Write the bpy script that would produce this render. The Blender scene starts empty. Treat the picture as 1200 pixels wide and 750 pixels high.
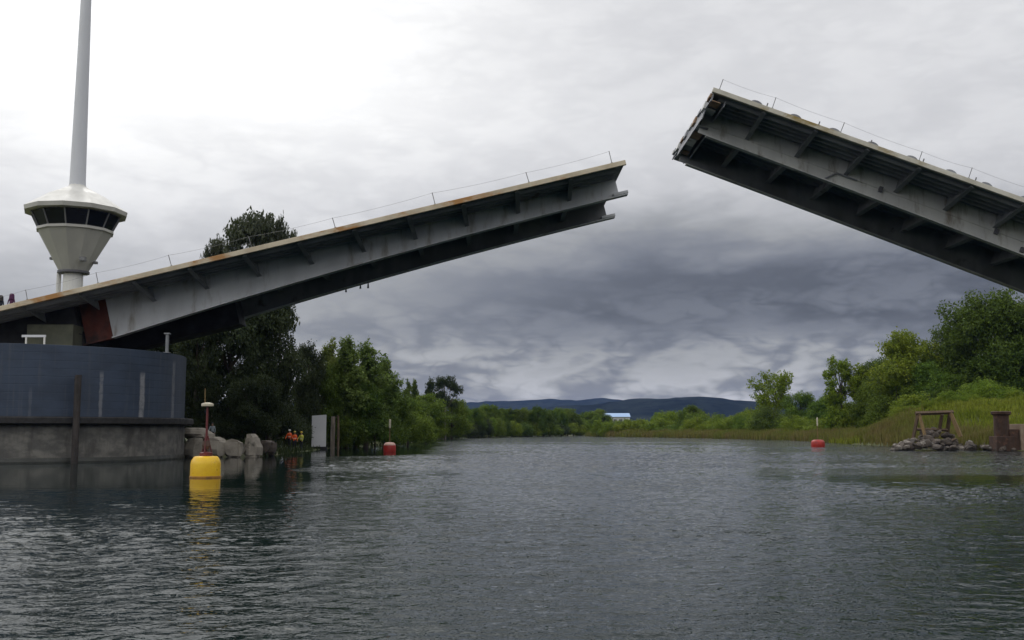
import bpy, bmesh, math, random
import numpy as np
from mathutils import Vector, Matrix

S = bpy.context.scene
COL = S.collection
R = math.radians
PI = math.pi
random.seed(7)

# ------------------------------------------------------------------ camera
CAM_H = 2.2
F_PX = 1200.0                       # focal length in pixels of a 1200 px wide frame
PITCH = math.atan(129.0 / F_PX)
YAW = math.atan(20.0 / F_PX)
cam_d = bpy.data.cameras.new('camera')
cam = bpy.data.objects.new('camera', cam_d)
COL.objects.link(cam)
cam.location = (0, 0, CAM_H)
cam.rotation_euler = (PI / 2 + PITCH, 0, -YAW)
cam_d.sensor_width = 36
cam_d.lens = 36.0
cam_d.clip_start = 0.1
cam_d.clip_end = 30000
S.camera = cam
CM = Matrix.LocRotScale(cam.location, cam.rotation_euler, None)


def P(px, py, Y):
    """point of the world seen at pixel (px,py) of the 1200x750 photo, at depth Y"""
    d = CM.to_3x3() @ Vector((px - 600, 375 - py, -F_PX))
    t = Y / d.y
    return Vector((d.x * t, Y, CAM_H + d.z * t))


def G(px, py):
    d = CM.to_3x3() @ Vector((px - 600, 375 - py, -F_PX))
    t = -CAM_H / d.z
    return Vector((d.x * t, d.y * t, 0))


# ------------------------------------------------------------------ materials
def nt(m):
    m.use_nodes = True
    t = m.node_tree
    t.nodes.clear()
    return t


class N:
    """tiny node builder"""
    def __init__(self, tree):
        self.t = tree

    def node(self, typ, **kw):
        n = self.t.nodes.new(typ)
        for k, v in kw.items():
            setattr(n, k, v)
        return n

    def put(self, sock, v):
        if isinstance(v, bpy.types.NodeSocket):
            self.t.links.new(v, sock)
        elif v is not None:
            sock.default_value = v

    def math(self, op, a, b=None, c=None, clamp=False):
        n = self.node('ShaderNodeMath', operation=op)
        n.use_clamp = clamp
        self.put(n.inputs[0], a)
        self.put(n.inputs[1], b)
        if c is not None:
            self.put(n.inputs[2], c)
        return n.outputs[0]

    def vmath(self, op, a, b=None):
        n = self.node('ShaderNodeVectorMath', operation=op)
        self.put(n.inputs[0], a)
        self.put(n.inputs[1], b)
        return n.outputs[0]

    def comb(self, x, y, z):
        n = self.node('ShaderNodeCombineXYZ')
        for s, v in zip(n.inputs, (x, y, z)):
            self.put(s, v)
        return n.outputs[0]

    def sep(self, v):
        n = self.node('ShaderNodeSeparateXYZ')
        self.put(n.inputs[0], v)
        return n.outputs

    def noise(self, vec, scale, detail=4, rough=0.55, dist=0.0):
        n = self.node('ShaderNodeTexNoise')
        self.put(n.inputs['Vector'], vec)
        n.inputs['Scale'].default_value = scale
        n.inputs['Detail'].default_value = detail
        n.inputs['Roughness'].default_value = rough
        n.inputs['Distortion'].default_value = dist
        return n.outputs[0]

    def maprange(self, v, a, b, c=0.0, d=1.0, smooth=True):
        n = self.node('ShaderNodeMapRange')
        n.interpolation_type = 'SMOOTHSTEP' if smooth else 'LINEAR'
        self.put(n.inputs[0], v)
        for i, x in enumerate((a, b, c, d)):
            n.inputs[i + 1].default_value = x
        return n.outputs[0]

    def mix(self, f, a, b, blend='MIX'):
        n = self.node('ShaderNodeMix', data_type='RGBA', blend_type=blend)
        self.put(n.inputs[0], f)
        self.put(n.inputs[6], a)
        self.put(n.inputs[7], b)
        return n.outputs[2]

    def ramp(self, f, stops, interp='LINEAR'):
        n = self.node('ShaderNodeValToRGB')
        cr = n.color_ramp
        cr.interpolation = interp
        while len(cr.elements) < len(stops):
            cr.elements.new(0.5)
        for e, (p, c) in zip(cr.elements, stops):
            e.position = p
            e.color = (c, c, c, 1) if not hasattr(c, '__len__') else (*c[:3], 1)
        self.put(n.inputs[0], f)
        return n.outputs[0]


def c4(c):
    return (c[0], c[1], c[2], 1)


def surf(name, c1, c2=None, scale=1.0, stretch=(1, 1, 1), rough=0.6, metal=0.0, bump=0.0, bscale=8.0,
         c3=None, s3=0.4, t3=(0.55, 0.7), st3=(1, 1, 1), coat=0.0, spec=None):
    """general painted / weathered surface: two tones by noise, optional third tone as stains"""
    m = bpy.data.materials.new(name)
    t = nt(m)
    k = N(t)
    out = k.node('ShaderNodeOutputMaterial')
    b = k.node('ShaderNodeBsdfPrincipled')
    t.links.new(b.outputs[0], out.inputs[0])
    pos = k.node('ShaderNodeNewGeometry').outputs['Position']
    c2 = c2 or tuple(x * 0.7 for x in c1)
    v = k.vmath('MULTIPLY', pos, stretch)
    f = k.maprange(k.noise(v, scale, 6, 0.6), 0.35, 0.65)
    col = k.mix(f, c4(c1), c4(c2))
    if c3:
        v3 = k.vmath('MULTIPLY', pos, st3)
        f3 = k.maprange(k.noise(v3, s3, 6, 0.65), t3[0], t3[1])
        col = k.mix(f3, col, c4(c3))
    k.put(b.inputs['Base Color'], col)
    rn = k.noise(pos, scale * 2.3, 4)
    k.put(b.inputs['Roughness'], k.maprange(rn, 0.3, 0.7, max(0.02, rough - 0.12), min(1, rough + 0.12)))
    b.inputs['Metallic'].default_value = metal
    if spec is not None:
        b.inputs['Specular IOR Level'].default_value = spec
    if bump:
        bn = k.node('ShaderNodeBump')
        bn.inputs['Strength'].default_value = bump
        bn.inputs['Distance'].default_value = 0.05
        k.put(bn.inputs['Height'], k.noise(pos, bscale, 6, 0.65))
        t.links.new(bn.outputs[0], b.inputs['Normal'])
    return m


def leafmat(name, c_a, c_b, trans=0.35, nscale=0.5):
    """leaf: two greens mixed by clump and by tree"""
    m = bpy.data.materials.new(name)
    t = nt(m)
    k = N(t)
    out = k.node('ShaderNodeOutputMaterial')
    geo = k.node('ShaderNodeNewGeometry')
    oi = k.node('ShaderNodeObjectInfo')
    pos = geo.outputs['Position']
    f = k.maprange(k.noise(pos, nscale, 5, 0.7), 0.32, 0.68)
    col = k.mix(f, c4(c_a), c4(c_b))
    hs = k.node('ShaderNodeHueSaturation')
    k.put(hs.inputs['Hue'], k.maprange(oi.outputs['Random'], 0, 1, 0.485, 0.515, False))
    k.put(hs.inputs['Value'], k.maprange(geo.outputs['Random Per Island'], 0, 1, 0.7, 1.3, False))
    k.put(hs.inputs['Color'], col)
    d = k.node('ShaderNodeBsdfPrincipled')
    d.inputs['Roughness'].default_value = 0.55
    d.inputs['Specular IOR Level'].default_value = 0.12
    k.put(d.inputs['Base Color'], hs.outputs[0])
    tr = k.node('ShaderNodeBsdfTranslucent')
    k.put(tr.inputs[0], k.mix(0.5, hs.outputs[0], (0.12, 0.16, 0.02, 1)))
    ms = k.node('ShaderNodeMixShader')
    ms.inputs[0].default_value = trans
    t.links.new(d.outputs[0], ms.inputs[1])
    t.links.new(tr.outputs[0], ms.inputs[2])
    t.links.new(ms.outputs[0], out.inputs[0])
    return m


M = {}
M['girder'] = surf('grey_girder_paint', (0.64, 0.65, 0.67), (0.53, 0.54, 0.56), 0.35, (1, 1, 0.35), 0.45,
                   c3=(0.30, 0.275, 0.25), s3=0.9, t3=(0.5, 0.72), st3=(1, 1, 0.25))
M['girder_right'] = surf('grey_girder_paint_right', (0.60, 0.60, 0.58), (0.47, 0.47, 0.46), 0.35, (1, 1, 0.35), 0.45,
                         c3=(0.22, 0.19, 0.155), s3=0.9, t3=(0.52, 0.72), st3=(1, 1, 0.25))
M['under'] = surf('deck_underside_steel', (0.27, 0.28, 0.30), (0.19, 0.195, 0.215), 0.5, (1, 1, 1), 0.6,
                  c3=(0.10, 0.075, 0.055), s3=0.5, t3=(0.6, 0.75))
M['bracket'] = surf('bracket_steel', (0.24, 0.25, 0.26), (0.17, 0.18, 0.19), 0.8, rough=0.55)
M['edge'] = surf('edge_beam_beige', (0.62, 0.54, 0.40), (0.48, 0.40, 0.28), 0.6, (1, 1, 1), 0.7,
                 c3=(0.38, 0.19, 0.06), s3=0.16, t3=(0.5, 0.62), st3=(1, 1, 2))
M['edge_right'] = surf('edge_beam_cream', (0.6, 0.57, 0.49), (0.46, 0.43, 0.35), 0.5, (1, 1, 1), 0.7,
                       c3=(0.28, 0.2, 0.06), s3=0.22, t3=(0.5, 0.66), st3=(1, 1, 2))
M['asphalt'] = surf('deck_asphalt', (0.055, 0.055, 0.058), (0.04, 0.04, 0.042), 2, rough=0.9)
M['rust'] = surf('rust_plate', (0.13, 0.034, 0.022), (0.05, 0.02, 0.016), 0.7, (1, 1, .5), rough=0.85, bump=0.4, c3=(0.03, 0.02, 0.018), s3=0.5, t3=(0.5, 0.7))
M['ochre'] = surf('rusty_ochre_rail', (0.36, 0.17, 0.045), (0.16, 0.06, 0.03), 0.7, rough=0.8)
M['post'] = surf('thin_grey_post', (0.2, 0.2, 0.2), (0.12, 0.12, 0.12), 3, rough=0.6)
M['rope'] = surf('pale_rope', (0.3, 0.3, 0.3), (0.22, 0.22, 0.22), 4, rough=0.9)
M['concrete'] = surf('weathered_concrete', (0.19, 0.18, 0.16), (0.095, 0.092, 0.085), 0.9, (1, 1, 1.6), 0.85, bump=0.4,
                     c3=(0.07, 0.066, 0.06), s3=0.7, t3=(0.45, 0.72), st3=(1.6, 1.6, 0.4))
M['wet'] = surf('wet_algae_concrete', (0.035, 0.037, 0.03), (0.02, 0.022, 0.018), 1.2, rough=0.4, bump=0.3)
M['fender'] = surf('black_fender_timber', (0.022, 0.02, 0.02), (0.012, 0.011, 0.011), 1.5, rough=0.7)
M['white'] = surf('white_paint', (0.74, 0.73, 0.69), (0.62, 0.61, 0.57), 0.4, (1, 1, 0.3), 0.45,
                  c3=(0.45, 0.43, 0.38), s3=0.7, t3=(0.6, 0.8), st3=(1, 1, 0.3))
M['mast'] = surf('mast_grey_white', (0.62, 0.63, 0.66), (0.55, 0.56, 0.59), 0.3, (1, 1, 0.2), 0.4)
M['cabin'] = surf('cabin_cladding', (0.5, 0.49, 0.44), (0.41, 0.40, 0.36), 0.35, (1, 1, 0.3), 0.5,
                  c3=(0.3, 0.28, 0.23), s3=0.8, t3=(0.6, 0.8), st3=(1, 1, 0.25))
M['glass'] = surf('dark_window_glass', (0.008, 0.01, 0.016), (0.006, 0.007, 0.01), 0.5, rough=0.14, spec=0.4)
M['mullion'] = surf('dark_mullion', (0.1, 0.1, 0.11), (0.08, 0.08, 0.09), 1, rough=0.5)
M['yellow'] = surf('buoy_yellow', (0.82, 0.52, 0.008), (0.74, 0.43, 0.008), 1.6, rough=0.38,
                   c3=(0.35, 0.17, 0.02), s3=2.2, t3=(0.6, 0.78))
M['red'] = surf('buoy_red', (0.42, 0.025, 0.015), (0.28, 0.018, 0.012), 1.5, rough=0.42)
M['palecap'] = surf('buoy_faded_top', (0.62, 0.42, 0.36), (0.5, 0.28, 0.22), 2, rough=0.6)
M['darkred'] = surf('mast_dark_red', (0.13, 0.02, 0.02), (0.08, 0.014, 0.014), 2, rough=0.6)
M['rock'] = surf('boulder_stone', (0.40, 0.36, 0.30), (0.27, 0.24, 0.20), 1.1, rough=0.9, bump=0.8, bscale=3,
                 c3=(0.07, 0.065, 0.05), s3=0.8, t3=(0.55, 0.72))
M['rubble'] = surf('rubble_stone', (0.115, 0.092, 0.075), (0.058, 0.048, 0.04), 1.3, rough=0.9, bump=0.8, bscale=4,
                   c3=(0.32, 0.3, 0.27), s3=0.5, t3=(0.58, 0.7))
M['timber'] = surf('weathered_timber', (0.13, 0.085, 0.05), (0.075, 0.05, 0.032), 2, (3, 3, 0.5), 0.85, bump=0.4)
M['timber_pale'] = surf('ochre_timber', (0.24, 0.16, 0.065), (0.15, 0.1, 0.05), 2, (3, 3, 0.5), 0.85, bump=0.4)
M['rustpile'] = surf('rusty_pile', (0.085, 0.045, 0.03), (0.05, 0.03, 0.022), 1.4, (1, 1, 0.4), 0.85, bump=0.4,
                     c3=(0.17, 0.08, 0.045), s3=0.9, t3=(0.55, 0.7))
M['paleblock'] = surf('pale_block', (0.34, 0.26, 0.19), (0.24, 0.17, 0.12), 1.0, rough=0.9, bump=0.4)
M['signwhite'] = surf('sign_white', (0.72, 0.72, 0.74), (0.64, 0.64, 0.67), 0.4, rough=0.5)
M['bark'] = surf('bark', (0.085, 0.065, 0.048), (0.05, 0.038, 0.03), 3, (3, 3, 0.6), 0.9)
M['bark_pale'] = surf('eucalyptus_bark', (0.24, 0.2, 0.165), (0.12, 0.1, 0.08), 1.5, (2, 2, 0.4), 0.85)
M['roofblue'] = surf('pale_blue_roof', (0.36, 0.50, 0.74), (0.30, 0.44, 0.68), 0.05, rough=0.5)
M['wallwhite'] = surf('factory_wall', (0.62, 0.62, 0.6), (0.52, 0.52, 0.5), 0.1, rough=0.7)
M['skin'] = surf('skin', (0.42, 0.25, 0.17), (0.36, 0.2, 0.14), 6, rough=0.6)
M['hair'] = surf('dark_hair', (0.02, 0.015, 0.012), (0.012, 0.01, 0.008), 10, rough=0.6)


def plain(name, c):
    return surf(name, c, tuple(x * 0.8 for x in c), 3, rough=0.85)


M['navy'] = plain('dark_navy_cloth', (0.015, 0.018, 0.028))
M['hivis_orange'] = plain('orange_work_vest', (0.9, 0.14, 0.03))
M['hivis_red'] = plain('red_work_vest', (0.75, 0.07, 0.03))
M['hivis_yellow'] = plain('yellow_work_vest', (0.62, 0.62, 0.1))
M['paleblue'] = plain('pale_grey_blue_jacket', (0.4, 0.45, 0.5))
M['purple'] = plain('purple_cloth', (0.09, 0.02, 0.07))
M['helmet_white'] = surf('white_helmet', (0.75, 0.75, 0.72), rough=0.35)
M['helmet_yellow'] = surf('yellow_helmet', (0.7, 0.5, 0.05), rough=0.35)

M['leaf_dark'] = leafmat('leaf_dark_evergreen', (0.022, 0.034, 0.016), (0.05, 0.066, 0.03), 0.2)
M['leaf_euc'] = leafmat('leaf_eucalyptus', (0.045, 0.055, 0.035), (0.085, 0.092, 0.06), 0.2, 0.8)
M['leaf_mid'] = leafmat('leaf_mid_green', (0.077, 0.133, 0.0196), (0.161, 0.231, 0.0308), 0.35)
M['leaf_bright'] = leafmat('leaf_fresh_green', (0.1148, 0.1823, 0.0189), (0.2295, 0.2903, 0.0324), 0.4)
M['leaf_pop'] = leafmat('leaf_poplar', (0.098, 0.147, 0.035), (0.21, 0.266, 0.07), 0.4)
M['leaf_yellow'] = leafmat('leaf_yellow_green', (0.125, 0.1875, 0.0175), (0.2375, 0.2937, 0.0325), 0.4)
M['leaf_deep'] = leafmat('leaf_deep_green', (0.045, 0.08, 0.0137), (0.1, 0.15, 0.0225), 0.3)
M['grass'] = leafmat('grass_blade', (0.138, 0.1725, 0.0161), (0.2415, 0.253, 0.0345), 0.35, 0.15)
M['reed'] = leafmat('reed_blade', (0.19, 0.15, 0.06), (0.13, 0.16, 0.03), 0.3, 0.12)


# ------------------------------------------------------------------ mesh helpers
class MB:
    def __init__(self):
        self.v = []
        self.f = []

    def add(self, vs, fs):
        o = len(self.v)
        self.v += [tuple(p) for p in vs]
        self.f += [tuple(i + o for i in q) for q in fs]
        return self

    def hexa(self, p):
        """8 points: bottom 4 then top 4"""
        return self.add(p, [(0, 1, 2, 3), (4, 7, 6, 5), (0, 4, 5, 1), (1, 5, 6, 2), (2, 6, 7, 3), (3, 7, 4, 0)])

    def box(self, x0, x1, y0, y1, z0, z1):
        return self.hexa([(x0, y0, z0), (x1, y0, z0), (x1, y1, z0), (x0, y1, z0),
                          (x0, y0, z1), (x1, y0, z1), (x1, y1, z1), (x0, y1, z1)])

    def tube(self, pts, rads, n=8, cap=True):
        pts = [Vector(p) for p in pts]
        if not hasattr(rads, '__len__'):
            rads = [rads] * len(pts)
        o = len(self.v)
        ref = None
        for i, p in enumerate(pts):
            d = (pts[min(i + 1, len(pts) - 1)] - pts[max(i - 1, 0)])
            d = d.normalized() if d.length > 1e-9 else Vector((0, 0, 1))
            if ref is None or abs(ref.dot(d)) > 0.98:
                ref = Vector((0, 0, 1)) if abs(d.z) < 0.9 else Vector((1, 0, 0))
            a = (ref - d * ref.dot(d)).normalized()
            b = d.cross(a)
            ref = a
            for j in range(n):
                t = 2 * PI * j / n
                self.v.append(tuple(p + (a * math.cos(t) + b * math.sin(t)) * rads[i]))
        for i in range(len(pts) - 1):
            for j in range(n):
                self.f.append((o + i * n + j, o + i * n + (j + 1) % n, o + (i + 1) * n + (j + 1) % n, o + (i + 1) * n + j))
        if cap:
            self.f.append(tuple(o + j for j in range(n))[::-1])
            e = o + (len(pts) - 1) * n
            self.f.append(tuple(e + j for j in range(n)))
        return self

    def lathe(self, prof, n=24, cx=0, cy=0, a0=0.0, cap=True):
        o = len(self.v)
        for (r, z) in prof:
            for j in range(n):
                t = a0 + 2 * PI * j / n
                self.v.append((cx + r * math.cos(t), cy + r * math.sin(t), z))
        for i in range(len(prof) - 1):
            for j in range(n):
                self.f.append((o + i * n + j, o + i * n + (j + 1) % n, o + (i + 1) * n + (j + 1) % n, o + (i + 1) * n + j))
        if cap:
            self.f.append(tuple(o + j for j in range(n))[::-1])
            e = o + (len(prof) - 1) * n
            self.f.append(tuple(e + j for j in range(n)))
        return self

    def build(self, name, m, parent=None, loc=(0, 0, 0), smooth=False, bevel=0.0):
        me = bpy.data.meshes.new(name)
        me.from_pydata(self.v, [], self.f)
        bm = bmesh.new()
        bm.from_mesh(me)
        bmesh.ops.recalc_face_normals(bm, faces=bm.faces)
        if bevel:
            bmesh.ops.bevel(bm, geom=[e for e in bm.edges if e.is_manifold and e.calc_face_angle(0) > 0.5],
                            offset=bevel, segments=2, affect='EDGES', profile=0.6)
        bm.to_mesh(me)
        bm.free()
        if smooth:
            me.polygons.foreach_set('use_smooth', [True] * len(me.polygons))
            try:
                me.set_sharp_from_angle(angle=R(38))
            except Exception:
                pass
        me.materials.append(m)
        o = bpy.data.objects.new(name, me)
        COL.objects.link(o)
        o.parent = parent
        o.location = loc
        return o


def tag(o, label=None, cat=None, group=None, kind=None):
    if label:
        o['label'] = label
    if cat:
        o['category'] = cat
    if group:
        o['group'] = group
    if kind:
        o['kind'] = kind
    return o


def empty(name, loc, rz=0):
    o = bpy.data.objects.new(name, None)
    COL.objects.link(o)
    o.location = loc
    o.rotation_euler = (0, 0, rz)
    o.empty_display_size = 0.5
    return o


def copy_tree(o, parent=None):
    c = o.copy()
    COL.objects.link(c)
    c.parent = parent
    for ch in list(o.children):
        copy_tree(ch, c)
    return c


# ------------------------------------------------------------------ sky, sun
SUN_EL, SUN_AZ = R(48), R(-22)          # azimuth from +Y towards +X
w = bpy.data.worlds.new('World')
S.world = w
w.use_nodes = True
t = w.node_tree
t.nodes.clear()
k = N(t)
out = k.node('ShaderNodeOutputWorld')
bg = k.node('ShaderNodeBackground')
SKY_STR = 0.1
bg.inputs[1].default_value = SKY_STR
t.links.new(bg.outputs[0], out.inputs[0])
sky = k.node('ShaderNodeTexSky', sky_type='NISHITA')
sky.sun_disc = False
sky.sun_elevation = SUN_EL
sky.sun_rotation = SUN_AZ
d = k.node('ShaderNodeTexCoord').outputs['Generated']
x, y, z = k.sep(d)
zc = k.math('MAXIMUM', z, 0.0)
az = k.math('ARCTAN2', x, y)
# big soft cloud layers, drawn on a flat ceiling seen in perspective
inv = k.math('DIVIDE', 1.0, k.math('ADD', zc, 0.07))
ceil_v = k.comb(k.math('MULTIPLY', x, inv), k.math('MULTIPLY', y, inv), 3.7)
n_big = k.noise(ceil_v, 0.55, 7, 0.55, 0.3)
n_fine = k.noise(ceil_v, 1.5, 8, 0.6, 0.2)
# heaped clouds near the horizon
puff_v = k.vmath('MULTIPLY', d, (8.0, 8.0, 21.0))
n_soft = k.noise(puff_v, 1.15, 8, 0.58, 0.25)
lump = None
for sc_, am_ in ((1.0, .5), (2.3, .3), (5.0, .2)):
    q_ = k.math('ABSOLUTE', k.math('SUBTRACT', k.noise(puff_v, sc_, 1, 0.4, 0.5), 0.5))
    q_ = k.math('MULTIPLY', q_, am_)
    lump = q_ if lump is None else k.math('ADD', lump, q_)
billow = k.maprange(lump, 0.02, 0.16, 0.2, 0.85, False)
n_puff = k.math('ADD', k.math('MULTIPLY', n_soft, 0.6), k.math('MULTIPLY', billow, 0.4))
n_puff2 = k.noise(k.vmath('MULTIPLY', d, (5.0, 5.0, 13.0)), 1.0, 6, 0.55, 0.4)
low = k.maprange(k.math('ADD', z, k.math('MULTIPLY', az, -0.10)), 0.06, 0.145, 1.0, 0.09)
warp = k.math('ADD', k.math('MULTIPLY', k.math('SUBTRACT', n_big, 0.5), k.maprange(z, 0.06, 0.2, 0.03, 0.08)),
              k.math('ADD', k.math('MULTIPLY', k.math('SUBTRACT', n_puff, 0.5), k.math('ADD', 0.012, k.math('MULTIPLY', low, 0.075))),
                     k.math('MULTIPLY', k.math('SUBTRACT', n_puff2, 0.5), 0.05)))
e = k.math('ADD', z, warp)
right = k.ramp(e, [(0.0, 0.40), (0.035, 0.38), (0.062, 0.32), (0.085, 0.25), (0.105, 0.135), (0.15, 0.125), (0.18, 0.25),
                   (0.225, 0.56), (0.28, 0.68), (0.37, 0.70), (0.48, 0.74), (0.7, 0.85), (1.0, 0.8)])
left = k.ramp(e, [(0.0, 0.41), (0.05, 0.38), (0.075, 0.33), (0.1, 0.33), (0.13, 0.45), (0.16, 0.56), (0.19, 0.72), (0.22, 0.82),
                  (0.25, 0.92), (0.29, 1.1), (0.45, 1.25), (0.6, 1.05), (1.0, 0.8)])
fl = k.maprange(az, 0.16, -0.36)
B = k.node('ShaderNodeMix', data_type='FLOAT')
k.put(B.inputs[0], fl)
sr = k.node('ShaderNodeSeparateColor'); k.put(sr.inputs[0], right)
sl = k.node('ShaderNodeSeparateColor'); k.put(sl.inputs[0], left)
k.put(B.inputs[2], sr.outputs[0])
k.put(B.inputs[3], sl.outputs[0])
b0 = B.outputs[0]
# texture of the clouds
cum = k.math('MULTIPLY', k.math('SUBTRACT', k.maprange(n_puff, 0.36, 0.64), 0.5), k.math('MULTIPLY', low, 0.85))
soft = k.math('MULTIPLY', k.math('SUBTRACT', n_fine, 0.5), k.maprange(z, 0.08, 0.26, 0.08, 0.32))
b1 = k.math('MULTIPLY', b0, k.math('ADD', 1.0, k.math('ADD', cum, soft)))
back = k.maprange(y, -0.35, 0.55, 1.25, 1.0)
b2 = k.math('MULTIPLY', k.math('MULTIPLY', b1, back), k.maprange(z, -0.03, 0.0, 0.12, 1.0))
tint = k.ramp(b2, [(0.0, (0.87, 0.93, 1.18)), (0.16, (0.89, 0.95, 1.13)), (0.32, (0.96, 0.98, 1.03)), (0.55, (0.98, 0.985, 1.02)), (0.9, (1, 1, 1))])
cl = k.node('ShaderNodeVectorMath', operation='SCALE')
k.put(cl.inputs[0], tint)
k.put(cl.inputs['Scale'], k.math('MULTIPLY', b2, 1.08 / SKY_STR))
k.put(bg.inputs[0], k.mix(0.96, sky.outputs[0], cl.outputs[0]))

sun_d = bpy.data.lights.new('sun', 'SUN')
sun = bpy.data.objects.new('sun', sun_d)
COL.objects.link(sun)
sun_d.energy = 0.6
sun_d.angle = R(20)
sun_d.color = (1.0, 0.97, 0.92)
sd = Vector((math.sin(SUN_AZ) * math.cos(SUN_EL), math.cos(SUN_AZ) * math.cos(SUN_EL), math.sin(SUN_EL)))
sun.rotation_euler = sd.to_track_quat('Z', 'Y').to_euler()
sun.location = (-20, 60, 80)

# ------------------------------------------------------------------ terrain
LY = np.array([-2500, -300, -80, 60, 78, 86, 92, 132, 156, 200, 240, 293, 350, 406, 450, 520, 700, 1200, 7000], float)
LX = np.array([-500, -110, -75, -68, -56, -20, -19.5, -20.5, -14.5, -15.5, -14, -6, 9, 24, 44, 90, 240, 700, 5000], float)
RY = np.array([-2500, -300, -80, 60, 100, 112, 147, 220, 300, 345, 368, 380, 400, 440, 520, 700, 1200, 7000], float)
RX = np.array([350, 80, 60, 59, 57.5, 54.5, 56, 64, 51, 36, 33, 38, 56, 90, 150, 320, 830, 5200], float)


def hash2(ix, iy, s):
    v = np.sin(ix * 127.1 + iy * 311.7 + s * 74.7) * 43758.5453
    return v - np.floor(v)


def vnoise(x, y, s=0):
    xi, yi = np.floor(x), np.floor(y)
    fx, fy = x - xi, y - yi
    fx, fy = fx * fx * (3 - 2 * fx), fy * fy * (3 - 2 * fy)
    a = hash2(xi, yi, s); b = hash2(xi + 1, yi, s); c = hash2(xi, yi + 1, s); dd = hash2(xi + 1, yi + 1, s)
    return a + (b - a) * fx + (c - a) * fy + (a - b - c + dd) * fx * fy


def fbm(x, y, s=0, o=4):
    r, a, f = 0, 0.5, 1.0
    for i in range(o):
        r = r + a * vnoise(x * f, y * f, s + i * 3.1)
        a *= 0.5; f *= 2.03
    return r


def sstep(v, a, b):
    q = np.clip((v - a) / (b - a), 0, 1)
    return q * q * (3 - 2 * q)


def ground_z(X, Y):
    X = np.asarray(X, float); Y = np.asarray(Y, float)
    jig = (fbm(X * 0.12, Y * 0.12, 5) - 0.5) * 2.2
    dl = np.interp(Y, LY, LX) - X + jig
    dr = X - np.interp(Y, RY, RX) + jig
    dd = np.maximum(dl, dr)
    z = -2.0 + 2.05 * sstep(dd, -7, 0) + 0.9 * sstep(dd, 0, 5) + 1.0 * sstep(dd, 3, 40)
    z = z + np.where(dd > 1, (fbm(X * 0.08, Y * 0.08, 2) - 0.45) * 0.9 * sstep(dd, 1, 12), 0)
    # grassy mound on the right bank
    m = np.exp(-((Y - 152 - 0.08 * (X - 80)) / 15.0) ** 2) * sstep(X, 53, 69) * (1 - 0.5 * sstep(X, 120, 170))
    z = z + 5.6 * m * (0.86 + 0.4 * (fbm(X * 0.06, Y * 0.06, 9) - 0.5))
    m2 = np.exp(-((Y - 190) / 20.0) ** 2) * sstep(X, 66, 90)
    z = z + 2.2 * m2
    return z


def axis(bp):
    r = []
    for a, b, s in bp:
        r += list(np.arange(a, b, s))
    r.append(bp[-1][1])
    return np.array(r)


def gridmesh(name, xs, ys, Z, m, smooth=True):
    nx, ny = len(xs), len(ys)
    XX, YY = np.meshgrid(xs, ys)
    co = np.stack([XX, YY, Z], -1).reshape(-1, 3).astype(np.float32)
    i = np.arange((ny - 1) * (nx - 1))
    r, c = i // (nx - 1), i % (nx - 1)
    q = np.stack([r * nx + c, r * nx + c + 1, (r + 1) * nx + c + 1, (r + 1) * nx + c], -1).astype(np.int32)
    return rawmesh(name, co, q, m, smooth)


def rawmesh(name, co, q, m, smooth=False):
    me = bpy.data.meshes.new(name)
    nq, kk = q.shape
    me.vertices.add(len(co))
    me.vertices.foreach_set('co', co.astype(np.float32).ravel())
    me.loops.add(nq * kk)
    me.loops.foreach_set('vertex_index', q.astype(np.int32).ravel())
    me.polygons.add(nq)
    me.polygons.foreach_set('loop_start', np.arange(0, nq * kk, kk, dtype=np.int32))
    me.polygons.foreach_set('loop_total', np.full(nq, kk, dtype=np.int32))
    if smooth:
        me.polygons.foreach_set('use_smooth', np.ones(nq, dtype=bool))
    me.update(calc_edges=True)
    me.validate()
    me.materials.append(m)
    return me


def obj(name, me, parent=None, loc=(0, 0, 0)):
    o = bpy.data.objects.new(name, me)
    COL.objects.link(o)
    o.parent = parent
    o.location = loc
    return o


gx = axis([(-3000, -400, 130), (-400, -130, 18), (-130, 180, 2.5), (180, 460, 14), (460, 3000, 120)])
gy = axis([(-2400, -60, 180), (-60, 60, 12), (60, 260, 2.5), (260, 480, 5), (480, 1000, 26), (1000, 6000, 200)])
gX, gY = np.meshgrid(gx, gy)
m = surf('bank_soil_and_grass', (0.06, 0.075, 0.022), (0.10, 0.105, 0.035), 0.12, rough=0.95, bump=0.5, bscale=1.5,
         c3=(0.09, 0.07, 0.045), s3=0.06, t3=(0.55, 0.7))
tag(obj('ground', gridmesh('ground', gx, gy, ground_z(gX, gY), m)), kind='structure')

# hills, far away
HYS = np.array([2400, 2550, 2700, 2860, 3000, 3120, 3250, 3420, 3600, 4100, 4700, 4900, 5050, 5250, 5600], float)
hx = np.arange(-2600, 2900, 18.0)
PXa = np.array([0, 380, 520, 560, 600, 640, 680, 705, 725, 745, 775, 815, 850, 895, 940, 1000, 1100, 1300])
FRONT = np.array([474, 474, 480, 486, 482, 477, 473, 470.5, 467, 465, 464, 461.5, 464, 468, 471, 474, 474, 470])
REAR = np.array([466, 470, 471, 470, 468.5, 466, 467.5, 466, 468, 470, 470, 470, 470, 472, 474, 474, 474, 474])


def hz(X, Y):
    px = 580 + F_PX * X / Y
    zf = (504 - np.interp(px, PXa, FRONT)) / F_PX * 3120
    zr = (504 - np.interp(px, PXa, REAR)) / F_PX * 4900
    n1 = fbm(X / 190, Y / 190, 3, 5) - 0.5
    n2 = fbm(X / 40, Y / 40, 8, 3) - 0.5
    zf = zf * np.clip(np.exp(-((Y - 3120) / 420) ** 2), 0, 1)
    zr = zr * np.exp(-((Y - 4900) / 420) ** 2)
    return np.maximum(zf, zr) + n1 * 22 + n2 * 12 - 5


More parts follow.
